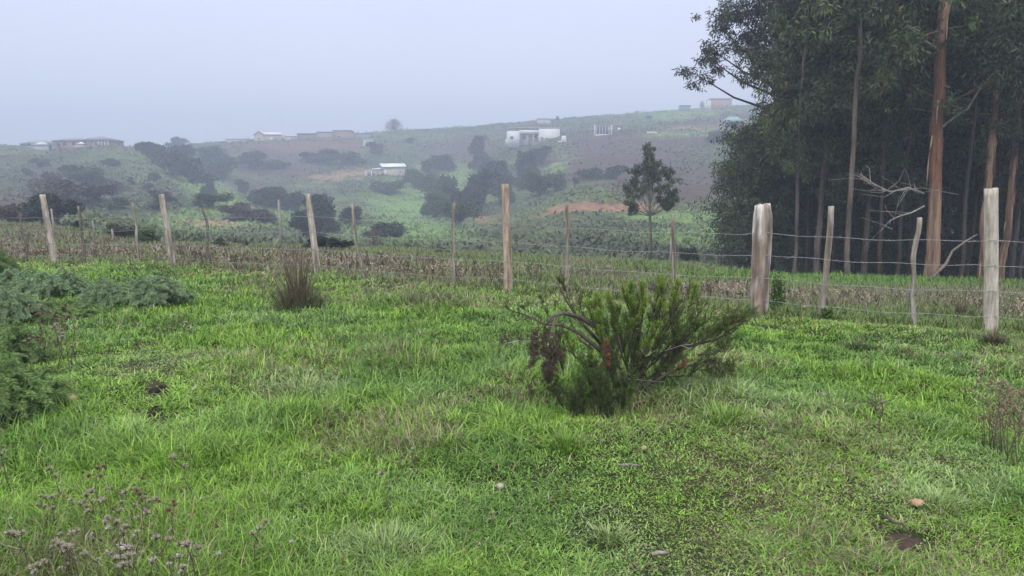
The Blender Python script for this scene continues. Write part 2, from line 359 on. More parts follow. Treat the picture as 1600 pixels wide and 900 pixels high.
for a in ((43, 408, 32, 333, 3.5, dark, 11, .10), (133, 414, 122, 322, 4.5, dark, 12, .08), (219, 416, 209, 318, 4.5, mid, 13, .08), (331, 420, 319, 325, 4, dark, 14, .14),
          (571, 432, 550, 318, 5.5, mid, 16, .10), (709, 436, 708, 317, 5, mid, 17, .07), (886, 446, 886, 321, 6, mid, 18, .05), (1059, 446, 1050, 335, 6, mid, 19, .07),
          (1283, 494, 1299, 322, 9, mid, 20, .05), (1428, 492, 1433, 340, 8, mid, 21, .07)):
    post('stake', fence, *a[:7], n=8, rough=.12, crook=a[7])
# posts that carry the wires on outside the picture
for px, yb in ((-150, 3.9), (2350, 3.5)):
    x, y = (-12.6, 17.3) if px < 0 else (8.1, 6.03)
    g = G(); z = H(x, y); g.tube([(x, y, z - .2), (x, y, z + .7), (x - .02, y, z + 1.4)], [.075, .07, .065], 10, col=(.48, .42, .35)); g.obj('fence_post', M_wood, fence)
posts = [(-12.6, 17.3, H(-12.6, 17.3), -12.6, 0)] + posts + [(8.1, 6.03, H(8.1, 6.03), 8.1, 0)]
for k, hh in enumerate((.96, .71, .44, .18)):
    g = G(); P = []
    for i in range(len(posts) - 1):
        a, b = posts[i], posts[i + 1]
        for s in np.linspace(0, 1, 13)[:-1] if i < len(posts) - 2 else np.linspace(0, 1, 13):
            fa = (a[3] - a[0]) * hh / 1.4; fb = (b[3] - b[0]) * hh / 1.4
            sag = .03 * math.sin(math.pi * s) + .008 * math.sin(s * 17 + k * 2 + i)
            P.append((a[0] + fa + (b[0] + fb - a[0] - fa) * s, a[1] + (b[1] - a[1]) * s - .075, a[2] + (b[2] - a[2]) * s + hh * (.98 if 0 < i < 5 else 1) - sag))
    P = np.array(P); g.tube(P, .0027, 5, cap=False)
    # barbs: short twisted prongs every 25 cm
    L = np.r_[0, np.cumsum(np.linalg.norm(np.diff(P, axis=0), axis=1))]
    for s in np.arange(.2, L[-1], .25):
        p = np.array([np.interp(s, L, P[:, q]) for q in range(3)]); d = rng.normal(size=3) * .014
        g.tube([p - d, p + d], .002, 3, cap=False)
    g.obj('wire', M_wire, fence, sm=True)
for i, p in enumerate(posts[1:-1]):
    for hh in (.96, .71, .44, .18):
        g = G(); fx = (p[3] - p[0]) * hh / 1.4; zz = p[2] + hh * .985; yy = p[1] - .078
        g.tube([(p[0] + fx - .004, yy + .05, zz + .018), (p[0] + fx - .004, yy - .006, zz + .015), (p[0] + fx + .004, yy - .006, zz - .015), (p[0] + fx + .004, yy + .05, zz - .018)], .0025, 4, col=(.2, .17, .15))
        g.obj('staple', M_wire, fence)
# second, older fence on the brow behind, left
f2 = thing('old_fence', 'row of short grey posts on the rise behind the wire fence at far left', 'fence')
for px, pb, pt in ((84, 372, 326), (146, 366, 345), (176, 378, 358), (439, 398, 312), (1047, 404, 372)):
    x, y, z = hit(px, min(pb, 398), 18, 42); g = G(); zt = zat(px, pt, y); g.tube([(x, y, z - .2), (x + .03, y, (z + zt) / 2), (x, y, zt)], [.045, .04, .03], 7, col=(.33, .29, .25))
    g.obj('fence_post', M_wood, f2)
# ---------------------------------------------------------------- houses on the far hillside
WHITE = (.74, .74, .72); TAN = (.50, .40, .30); BRICK = (.36, .22, .16); GREY = (.38, .38, .38)
def base(px, py, name, label, cat, dmin=70, rz=0):
    x, y, z = hit(px, py, dmin)
    return thing(name, label, cat, (x, y, z - .1), rz), y / F
def window(par, x, z, w_, h_, y=0., fr=WHITE):
    f = G(); b = .09
    f.box(x - w_ / 2, x + w_ / 2, y - .06, y + .02, z, z + b, fr); f.box(x - w_ / 2, x + w_ / 2, y - .06, y + .02, z + h_ - b, z + h_, fr)
    f.box(x - w_ / 2, x - w_ / 2 + b, y - .06, y + .02, z + b, z + h_ - b, fr); f.box(x + w_ / 2 - b, x + w_ / 2, y - .06, y + .02, z + b, z + h_ - b, fr)
    o = f.obj('window', M_plastic, par)
    p = G(); p.box(x - w_ / 2 + b, x + w_ / 2 - b, y - .03, y + .01, z + b, z + h_ - b, (.05, .05, .06)); p.obj('pane', M_glass, o)
def door(par, x, w_, h_, col, y=0.):
    g = G(); g.box(x - w_ / 2, x + w_ / 2, y - .05, y + .02, .1, .1 + h_, col); g.obj('door', M_plastic, par)
def walls(par, w_, d, h_, col, m=None, x0=0., y0=0., gable=0., found=1.2):
    g = G(); g.box(x0 - w_ / 2, x0 + w_ / 2, y0, y0 + d, -found, h_, col)
    if gable:      # gable ends left and right, ridge along x
        for sx_ in (-1, 1):
            X = x0 + sx_ * w_ / 2; e = -sx_ * .15
            g.poly([(X, y0, h_), (X, y0 + d, h_), (X, y0 + d / 2, h_ + gable), (X + e, y0, h_), (X + e, y0 + d, h_), (X + e, y0 + d / 2, h_ + gable)], [(0, 1, 2), (3, 5, 4), (0, 2, 5, 3), (1, 4, 5, 2)], col)
    return g.obj('wall', m or M_plaster, par)
def slab(g, a, b, c, d, t=.12, col=None):
    V = np.array([a, b, c, d], float); W = V + [0, 0, t]
    g.poly(np.vstack([V, W]), [(0, 3, 2, 1), (4, 5, 6, 7), (0, 1, 5, 4), (1, 2, 6, 5), (2, 3, 7, 6), (3, 0, 4, 7)], col)
def roof_gable(par, w_, d, h_, rise, col, x0=0., y0=0., o=.4):
    g = G(); a = x0 - w_ / 2 - o; b = x0 + w_ / 2 + o; s = rise / (d / 2); e = o * s; yc = y0 + d / 2
    slab(g, (a, y0 - o, h_ - e + .02), (b, y0 - o, h_ - e + .02), (b, yc, h_ + rise + .02), (a, yc, h_ + rise + .02), col=col)
    slab(g, (a, yc, h_ + rise + .021), (b, yc, h_ + rise + .021), (b, y0 + d + o, h_ - e + .02), (a, y0 + d + o, h_ - e + .02), col=col)
    return g.obj('roof', M_roof, par)
def roof_hip(par, w_, d, h_, rise, col, x0=0., y0=0., o=.5):
    g = G(); a, b, c, e = x0 - w_ / 2 - o, x0 + w_ / 2 + o, y0 - o, y0 + d + o; r_ = min(d / 2, w_ / 2) ; yc = y0 + d / 2
    V = [(a, c, h_ + .02), (b, c, h_ + .02), (b, e, h_ + .02), (a, e, h_ + .02), (a + r_, yc, h_ + rise), (b - r_ - .01, yc, h_ + rise)]
    g.poly(V, [(0, 1, 5, 4), (2, 3, 4, 5), (1, 2, 5), (3, 0, 4), (0, 3, 2, 1)], col)
    return g.obj('roof', M_roof, par)
def roof_flat(par, w_, d, h_, col, x0=0., y0=0., o=.3, slope=.3):
    g = G(); slab(g, (x0 - w_ / 2 - o, y0 - o, h_ + .02 + slope), (x0 + w_ / 2 + o, y0 - o, h_ + .02 + slope), (x0 + w_ / 2 + o, y0 + d + o, h_ + .02), (x0 - w_ / 2 - o, y0 + d + o, h_ + .02), t=.15, col=col)
    return g.obj('roof', M_roof, par)
# pale hip-roofed house at the far left of the skyline
t, u = base(54, 232, 'skyline_house', 'low pale house with grey hip roof, leftmost house on the skyline', 'house')
walls(t, 44 * u, 7, 7 * u, GREY); roof_hip(t, 44 * u, 7, 7 * u, 7.5 * u, (.30, .31, .33)); walls(t, 16 * u, 4, 5.5 * u, (.6, .6, .58), x0=14 * u, y0=-2.5); roof_hip(t, 16 * u, 4, 5.5 * u, 4 * u, (.62, .64, .68), x0=14 * u, y0=-2.5)
window(t, -8 * u, .8, 1.4, 1.1); window(t, 2 * u, .8, 1.4, 1.1)
# large brick house
t, u = base(124, 233, 'brick_house', 'large brick house with a tiled roof and columned porch on the left skyline', 'house')
walls(t, 46 * u, 9, 13 * u, BRICK, M_brick, x0=-18 * u); walls(t, 44 * u, 10, 14 * u, (.30, .20, .16), M_brick, x0=20 * u, y0=.6)
roof_hip(t, 48 * u, 9, 13 * u, 5.5 * u, (.26, .26, .28), x0=-17 * u); roof_hip(t, 46 * u, 10, 14 * u, 7 * u, (.24, .24, .27), x0=21 * u, y0=.6)
for x_ in (-32, -22, -8): window(t, x_ * u, 1.0, 1.5, 1.2)
for x_ in (8, 26): window(t, x_ * u, 1.0, 1.6, 1.2, y=.6)
door(t, 16 * u, 1.0, 2.1, (.2, .14, .1), y=.6)
for x_ in (30, 35, 40, 45):
    g = G(); g.tube([(x_ * u, -.1, -1), (x_ * u, -.1, 12.6 * u)], .13, 8, col=(.55, .5, .48)); g.obj('column', M_plaster, t)
for x_ in (-30, -5, 24):
    pass
g = G(); g.box(-3 * u, 14 * u, -1.9, -.05, .35, .45, WHITE); g.box(-3 * u, 14 * u, -1.95, -1.85, .45, 1.15, (.45, .38, .36)); g.obj('terrace', M_plaster, t)
# pale roof awning / parasol in front
px_, py_, pz_ = hit(134, 236, 60); t = thing('parasol', 'white open parasol before the large brick house', 'parasol', (px_, py_ - 2, H(px_, py_ - 2)))
g = G(); g.tube([(0, 0, -.2), (0, 0, 2.9)], .04, 6, col=GREY); g.obj('pole', M_plastic, t)
g = G(); a = np.linspace(0, 2 * np.pi, 13)[:-1]; V = [(1.05 * math.cos(q), 1.05 * math.sin(q), 2.5) for q in a] + [(0, 0, 3.05)] + [(1.02 * math.cos(q), 1.02 * math.sin(q), 2.44) for q in a] + [(0, 0, 2.98)]
g.poly(V, [(i, (i + 1) % 12, 12) for i in range(12)] + [(13 + (i + 1) % 12, 13 + i, 25) for i in range(12)] + [(i, 13 + i, 13 + (i + 1) % 12, (i + 1) % 12) for i in range(12)], (.85, .85, .83)); g.obj('canopy', M_plastic, t)
# low white house right of it, half behind the brow
t, u = base(229, 231, 'skyline_house', 'low white house with shallow pale roofs beside the dark thicket', 'house')
walls(t, 46 * u, 7, 5 * u, (.62, .62, .60)); roof_hip(t, 50 * u, 7, 5 * u, 5.5 * u, (.50, .51, .54)); walls(t, 18 * u, 3, 4 * u, WHITE, x0=17 * u, y0=-2); roof_gable(t, 18 * u, 3, 4 * u, 3 * u, (.6, .6, .62), x0=17 * u, y0=-2)
window(t, -10 * u, .3, 1.2, .6); window(t, 0, .3, 1.2, .6)
t, u = base(368, 222, 'skyline_house', 'long low pale-roofed building behind the brow, left of the gabled tan house', 'house')
walls(t, 30 * u, 6, 4.5 * u, (.55, .54, .52)); roof_flat(t, 32 * u, 6, 4.5 * u, (.68, .69, .7), slope=.1); window(t, -4 * u, .2, 1.2, .5); window(t, 7 * u, .2, 1.2, .5)
# gabled tan house (gable faces left front)
t, u = base(419, 220, 'gabled_house', 'small tan house with a gable end and pale roof on the skyline', 'house')
h_ = 9.5 * u; W1 = 15 * u
g = G(); g.box(-21 * u, 20 * u, 0, 7, -1.2, h_, TAN)
g.poly([(-21 * u, -.05, -1.2), (-6 * u, -.05, -1.2), (-6 * u, -.05, h_), (-13.5 * u, -.05, h_ + 5.2 * u), (-21 * u, -.05, h_), (-21 * u, 4, h_), (-13.5 * u, 4, h_ + 5.2 * u), (-6 * u, 4, h_)], [(0, 1, 2, 4), (4, 2, 3), (4, 3, 6, 5), (3, 2, 7, 6), (5, 6, 7)], TAN)
g.obj('wall', M_plaster, t)
g = G()
slab(g, (-22.5 * u, -.5, h_ - .8 * u), (-13.5 * u, -.5, h_ + 5.4 * u), (-13.5 * u, 7.3, h_ + 5.4 * u), (-22.5 * u, 7.3, h_ - .8 * u), t=.2, col=(.55, .5, .45))
slab(g, (-13.5 * u, -.5, h_ + 5.41 * u), (-4.8 * u, -.5, h_ - .6 * u), (-4.8 * u, 7.3, h_ - .6 * u), (-13.5 * u, 7.3, h_ + 5.41 * u), t=.2, col=(.6, .56, .5))
slab(g, (-6 * u, -.5, h_ + .05), (21 * u, -.5, h_ + .05), (19 * u, 3.5, h_ + 4 * u), (-10 * u, 3.5, h_ + 4 * u), t=.12, col=(.72, .73, .75))
g.obj('roof', M_roof, t)
door(t, 5 * u, 1.0, 1.4, WHITE); window(t, 12 * u, .5, 1.0, .8); window(t, -14 * u, .6, 1.0, .8, y=-.05)
t, u = base(453, 218, 'outbuilding', 'low pale outbuilding between the tan gabled house and the long brown building', 'shed')
walls(t, 21 * u, 4, 4 * u, (.55, .55, .53)); roof_flat(t, 22 * u, 4, 4 * u, (.7, .71, .73), slope=.25); door(t, 3 * u, .9, .6, (.3, .3, .3))
# long brown building
t, u = base(505, 220, 'long_building', 'long brown building with a flat roof and white windows on the skyline', 'building')
walls(t, 30 * u, 6, 10 * u, (.20, .17, .16), x0=-25 * u); roof_flat(t, 30 * u, 6, 10 * u, (.32, .3, .3), x0=-25 * u)
walls(t, 24 * u, 7, 13 * u, (.33, .28, .26), x0=2 * u); roof_flat(t, 24 * u, 7, 13 * u, (.38, .3, .28), x0=2 * u, slope=.15)
walls(t, 27 * u, 7, 15.5 * u, (.34, .22, .19), M_brick, x0=28 * u, y0=.5); roof_flat(t, 27 * u, 7, 15.5 * u, (.3, .24, .23), x0=28 * u, y0=.5, slope=.1)
for x_ in (-6, -1, 4, 9, 12.): window(t, x_ * u, .9, .62, 1.2)
window(t, 24 * u, 1.2, 1.2, 1.2, y=.5); door(t, -24 * u, .9, 1.6, (.12, .1, .1))
t, u = base(564, 215, 'outbuilding', 'low grey outbuilding on the skyline between the long brown building and the dome tree', 'shed')
walls(t, 30 * u, 5, 5.5 * u, (.30, .31, .33)); roof_flat(t, 32 * u, 5, 5.5 * u, (.36, .38, .42), slope=.25)
window(t, -5 * u, .3, 1.0, .5)
# small white hut
t, u = base(575, 228, 'white_hut', 'small white hut with a white roof just below the skyline', 'hut')
walls(t, 14 * u, 3, 9 * u, (.60, .60, .60)); roof_flat(t, 15 * u, 3, 9 * u, (.85, .85, .85), slope=.3); door(t, -2 * u, .8, 1.4, (.4, .4, .42)); window(t, 4 * u, .9, .5, .5)
# white-roofed house in the valley
t, u = base(611, 274, 'valley_house', 'cream house with a white sheet roof in the middle of the valley', 'house', 120, rz=R(8))
h_ = 13 * u; walls(t, 33 * u, 5, h_, (.62, .52, .42), x0=5 * u, gable=0)
g = G(); slab(g, (-13 * u, -.5, h_ - .05), (24 * u, -.5, h_ + .1), (21 * u, 3, h_ + 5.5 * u), (-18 * u, 3, h_ + 5 * u), col=(.82, .84, .88)); slab(g, (-18 * u, 3, h_ + 5.01 * u), (21 * u, 3, h_ + 5.51 * u), (24 * u, 5.6, h_), (-13 * u, 5.6, h_), col=(.8, .82, .86)); g.obj('roof', M_roof, t)
g = G(); g.box(-27 * u, -12 * u, .6, 4.2, -1.2, 9.5 * u, (.55, .46, .37)); g.obj('annex', M_plaster, t)
g = G(); slab(g, (-29 * u, .2, 9 * u), (-12 * u, .2, 10.5 * u), (-12 * u, 4.6, 12 * u), (-29 * u, 4.6, 10 * u), col=(.75, .77, .82)); g.obj('annex_roof', M_roof, t)
door(t, -8 * u, .8, 1.6, (.8, .8, .82)); window(t, 14 * u, .9, .7, .6); door(t, -20 * u, .7, 1.1, (.35, .3, .25), y=.6)
t, u = base(576, 275, 'open_shelter', 'small white open frame standing left of the cream valley house', 'shelter', 120)
g = G()
for P in (((-5 * u, 0, -.3), (-5 * u, 0, 8 * u)), ((5 * u, 0, -.3), (4 * u, 0, 8 * u)), ((-5 * u, 0, 8 * u), (4 * u, 0, 8 * u)), ((-4 * u, 1.2, -.3), (-4 * u, 1.2, 7 * u)), ((4 * u, 1.2, -.3), (4 * u, 1.2, 7 * u)), ((-5 * u, 0, 8 * u), (-4 * u, 1.2, 7 * u)), ((4 * u, 0, 8 * u), (4 * u, 1.2, 7 * u))): g.tube(P, .09, 6, col=(.82, .82, .82))
g.obj('frame', M_plastic, t)
g = G(); g.box(-3 * u, 7 * u, 1.4, 2.6, -.3, 4.5 * u, (.12, .13, .15)); g.obj('crate', M_plastic, t)
for px, py in ((528, 281), (537, 278)):
    x, y, z = hit(px, py, 120); t = thing('yard_stake', 'pale stake on the bare patch left of the cream valley house', 'stake', (x, y, z), group='pale stakes on the bare patch')
    g = G(); g.tube([(0, 0, -.2), (-.1, 0, .6), (-.25, 0, 1.25)], [.08, .07, .06], 6, col=(.6, .52, .4)); g.obj('shaft', M_wood, t)
# long white building
t, u = base(834, 223, 'white_building', 'long white building with a recessed porch high on the hillside', 'building', 180, rz=R(3))
w_ = 80 * u; h_ = 18 * u
g = G()
g.box(-w_ / 2, -22 * u, 0, 7, -1.5, h_, WHITE); g.box(8 * u, w_ / 2, 0, 7, -1.5, h_ + .7, WHITE); g.box(-22 * u, 8 * u, 1.6, 7, -1.5, h_ + .3, (.62, .61, .6)); g.box(-22 * u, 8 * u, 0, 1.6, 13.5 * u, h_ + .3, WHITE)
g.obj('wall', M_plaster, t)
roof_flat(t, w_, 7, h_ + .8, (.62, .62, .64), y0=.3, o=.02, slope=.1)
for x_ in (-21, -10, 0, 7.):
    g = G(); g.box(x_ * u - .12, x_ * u + .12, .1, .34, -1, 13.5 * u - .01, (.55, .48, .42)); g.obj('column', M_plaster, t)
window(t, -34 * u, 5.5 * u, 5 * u, 4.5 * u, fr=GREY); window(t, -14 * u, 6 * u, 4 * u, 4 * u, y=1.6); window(t, 3 * u, 6.5 * u, 5 * u, 4.5 * u, y=1.6)
door(t, -5 * u, 1., 10 * u, (.45, .42, .4), y=1.6)
g = G(); g.box(-43 * u, -39 * u, 1, 3, -1, 6 * u, (.7, .7, .7)); g.obj('step_block', M_plaster, t)
t, u = base(881, 221, 'white_tank', 'squat white tank at the right end of the long white building', 'tank', 180)
g = G(); g.tube([(0, 0, -.5), (0, 0, 8 * u), (0, 0, 9 * u)], [.75, .75, .4], 16, col=(.72, .74, .76)); g.obj('body', M_plastic, t); g = G(); g.box(-9 * u, 12 * u, -.8, .8, -.3, .25, (.75, .74, .7)); g.obj('plinth', M_plaster, t)
t, u = base(850, 194, 'skyline_shed', 'small pale flat-roofed shed on the skyline above the long white building', 'shed')
walls(t, 20 * u, 4, 8 * u, (.52, .47, .43)); roof_flat(t, 20 * u, 4, 8 * u, (.62, .62, .64), slope=.15); window(t, 0, .8, 1.0, .5)
t, u = base(871, 191, 'water_tank', 'dark water tank on a stand at the skyline above the white building', 'tank')
g = G(); g.tube([(0, 0, 2.5 * u), (0, 0, 8 * u), (0, 0, 9.5 * u)], [2.8 * u, 2.8 * u, 1 * u], 12, col=(.08, .09, .1)); g.obj('drum', M_plastic, t)
for q in ((-2, -.4), (2, -.4), (-2, .8), (2, .8)):
    g = G(); g.tube([(q[0] * u, q[1], -.5), (q[0] * u, q[1], 2.6 * u)], .06, 5, col=(.3, .3, .3)); g.obj('leg', M_plastic, t)
# row of toilet cubicles between two pale poles
t, u = base(944, 211, 'cubicle_row', 'row of dark narrow cubicle doors between two pale poles on the hillside', 'shelter')
g = G(); g.box(-13 * u, 14 * u, -.3, 2.4, -1, .25, (.6, .56, .5)); g.obj('plinth', M_plaster, t)
g = G(); g.box(-12 * u, 10 * u, .6, 2, .25, 13 * u, (.42, .43, .44)); g.obj('wall', M_plaster, t)
for x_ in (-9, -4.5, 0, 4.5): door(t, x_ * u, 2.6 * u, 12 * u, (.04, .045, .055), y=.6)
for x_ in (-14.5, 11.5):
    g = G(); g.tube([(x_ * u, .2, -1), (x_ * u, .2, 15 * u)], .17, 8, col=(.75, .74, .55)); g.obj('pole', M_plastic, t)
g = G(); g.tube([(-18 * u, .2, -.5), (-14.5 * u, .2, 7 * u)], .08, 6, col=(.5, .5, .5)); g.obj('brace', M_plastic, t)
g = G(); g.box(-15 * u, 12 * u, .5, 2.1, 13 * u + .01, 13 * u + .15, (.35, .36, .38)); g.obj('roof', M_roof, t)
t, u = base(967, 206, 'white_sign', 'tiny white square board right of the cubicle row', 'sign')
g = G(); g.box(-2 * u, 2 * u, 0, .08, 3 * u, 6.5 * u, (.85, .85, .85)); g.obj('board', M_plastic, t); g = G(); g.box(-.05, .05, .081, .16, -.4, 6 * u, GREY); g.obj('pole', M_plastic, t)
t, u = base(1020, 209, 'pale_trough', 'pale yellowish open frame lying on the grass terrace', 'frame', rz=R(10))
g = G(); P = [(-8 * u, 0, .3), (6 * u, 0, .3), (9 * u, 2.6, .75), (-4 * u, 2.6, .75), (-8 * u, 0, .3)]
for i in range(4): g.tube(P[i:i + 2], .16, 6, col=(.75, .74, .55))
for p in P[:4]: g.tube([(p[0], p[1], -.5), p], .1, 6, col=(.75, .74, .55))
g.obj('frame', M_plastic, t)
t, u = base(1071, 174, 'skyline_shed', 'blue grey box-shaped shed on the skyline', 'shed')
walls(t, 15 * u, 4, 8.5 * u, (.20, .23, .27)); roof_flat(t, 15 * u, 4, 8.5 * u, (.25, .28, .33), slope=.15); door(t, 3 * u, .9, 1.5, (.12, .14, .17))
t, u = base(1127, 171, 'orange_house', 'orange brick house with a grey roof on the skyline beside the gum trees', 'house')
walls(t, 31 * u, 7, 15 * u, (.42, .25, .18), M_brick); roof_flat(t, 33 * u, 7, 15 * u, (.48, .44, .42), slope=.35); walls(t, 2.4 * u, 6.8, 14 * u, WHITE, x0=-17 * u, y0=.1)
window(t, -6 * u, 1.2, 1.2, 1.1); window(t, 8 * u, 1.2, 1.2, 1.1); door(t, 1 * u, .9, 1.9, (.2, .12, .1))
t, u = base(1147, 203, 'green_roof_hut', 'small hut with a pale green roof and open doorway beside the gum trees', 'hut')
g = G(); g.box(-12 * u, -6 * u, 0, 3.5, -1, 13 * u, (.18, .19, .20)); g.box(5 * u, 13 * u, 0, 3.5, -1, 13 * u, (.18, .19, .2)); g.box(-6 * u, 5 * u, 2.8, 3.5, -1, 13 * u, (.55, .56, .58)); g.obj('wall', M_plaster, t)
roof_hip(t, 26 * u, 3.6, 13 * u, 8 * u, (.25, .40, .36), o=.5); door(t, 0, 7 * u, 9 * u, (.62, .64, .66), y=2.8)
t, u = base(1161, 202, 'orange_kiosk', 'small orange walled structure on a pale slab beside the gum trees', 'hut')
g = G(); g.box(-5 * u, 6 * u, 0, 2.5, .3, 13 * u, (.62, .32, .18)); g.obj('wall', M_brick, t); g = G(); g.box(-9 * u, 8 * u, -.8, 2.8, -1, .29, (.5, .5, .48)); g.obj('plinth', M_plaster, t); roof_flat(t, 11 * u, 2.5, 13 * u, (.4, .4, .42)); door(t, 0, .9, 1.6, (.3, .2, .15))
# skyline fence
f3 = thing('skyline_fence', 'long line of thin posts along the crest of the far hill', 'fence')
pp = []
for px in range(695, 1120, 17):
    d0 = hit(px + rng.uniform(-3, 3), 220)[1]; x = tx(px + rng.uniform(-3, 3), 190) * d0; z = H(x, d0); hh = rng.uniform(1.2, 2.0) + (1.2 if px in (967 + 15, 1033 + 2) else 0)
    g = G(); g.tube([(x, d0, z - .3), (x + rng.uniform(-.1, .1), d0, z + hh)], .07, 5, col=(.22, .2, .19)); g.obj('fence_post', M_wood, f3); pp.append((x, d0, z + 1.1))
for dz in (0, -.45):
    g = G(); g.tube(np.array(pp) + [0, -.09, dz], .018, 4, cap=False); g.obj('wire', M_wire, f3)
# ---------------------------------------------------------------- trees and bushes
def sph(n, r_): v = r_.normal(size=(n, 3)); return unit(v)
def bush_mesh(seed, lobes=9, n=6500, leaf=.058, flat=1.0, gaps=.35):
    """unit bush: about 1 wide (radius .5), height ~.9; returns stem G, crown G"""
    r_ = np.random.default_rng(seed); st = G(); cr_ = G(); P = []; Nn = []; C = []
    for i in range(lobes):
        a = r_.uniform(0, 2 * np.pi); d = r_.uniform(.0, .33); h = .56 * math.sqrt(max(.05, 1 - (d / .37) ** 2)) * r_.uniform(.35, 1.05); rr = r_.uniform(.12, .22)
        c = np.array([math.cos(a) * d, math.sin(a) * d, h])
        st.tube([(0, 0, -.1), c * [.4, .4, .5], c], [.022, .014, .006], 5, cap=False, col=(.10, .085, .07))
        sub = 8
        for k in range(sub):
            d2 = sph(1, r_)[0]; d2[2] = abs(d2[2]) * .8 - .15
            c2 = c + d2 * rr * r_.uniform(.5, 1.15); m = n // (lobes * sub); v = sph(m, r_)
            P.append(c2 + v * (rr * .52 * r_.random((m, 1)) ** .45)); Nn.append(v)
            tone = r_.uniform(.75, 1.35); C.append(np.tile([[tone] * 3], (m, 1)) * r_.uniform(.8, 1.2, (m, 1)))
    P = np.vstack(P); D = unit(np.vstack(Nn) + r_.normal(size=P.shape) * .8 + [0, 0, .3]); C = np.vstack(C)
    keep = P[:, 2] > -.05; P, D, C = P[keep], D[keep], C[keep]
    cr_.leaves(P, D, leaf * r_.uniform(.6, 1.3, len(P)), leaf * .6, r=r_, col=C)
    return st, cr_
def tinted(name, mul, base_mat=None):
    """leaf material: per-leaf tone times the species colour"""
    m = M_leaf.copy(); m.name = name; t = m.node_tree; vc = [n for n in t.nodes if n.type == 'VERTEX_COLOR'][0]
    v = t.nodes.new('ShaderNodeVectorMath'); v.operation = 'MULTIPLY'; v.inputs[1].default_value = mul
    outs = [l.to_socket for l in vc.outputs[0].links]; t.links.new(vc.outputs[0], v.inputs[0])
    for s in outs: t.links.new(v.outputs[0], s)
    return m
ML = {'dark': tinted('leaf_dark', (.035, .055, .030)), 'green': tinted('leaf_green', (.07, .10, .042)), 'olive': tinted('leaf_olive', (.085, .095, .045)),
      'brown': tinted('leaf_brown', (.10, .078, .065)), 'bright': tinted('leaf_bright', (.09, .15, .04)), 'black': tinted('leaf_black', (.028, .045, .026))}
_bush = {}
for k in ML:
    for s in range(4):
        st, c_ = bush_mesh(100 + s * 7 + len(k), lobes=(7, 11, 9, 14)[s]); _bush[k, s] = (st.mesh('bush_stem', M_bark), c_.mesh('bush_crown', ML[k]))
def bush(px, py, wpx, hpx, kind, label, s=0, dmin=62, dmax=470, name='bush', group=None, cat='bush', rot=None, foot=None):
    """px = middle, py = top row of the crown, wpx/hpx its size in the photo; it stands where its foot meets the hill"""
    x, y, z = hit(px, py + hpx if foot is None else foot, dmin, dmax); u = y / F
    t = thing(name, label, cat, (x, y, z - .05 * hpx * u), rng.uniform(0, 6.28) if rot is None else rot, group)
    ms, mc = _bush[kind, s % 4]; o = bpy.data.objects.new('stem', ms); COL.objects.link(o); o.parent = t
    o = bpy.data.objects.new('crown', mc); COL.objects.link(o); o.parent = t
    w_ = wpx * u / .80; t.scale = (w_, w_, hpx * u / .62)
    return t
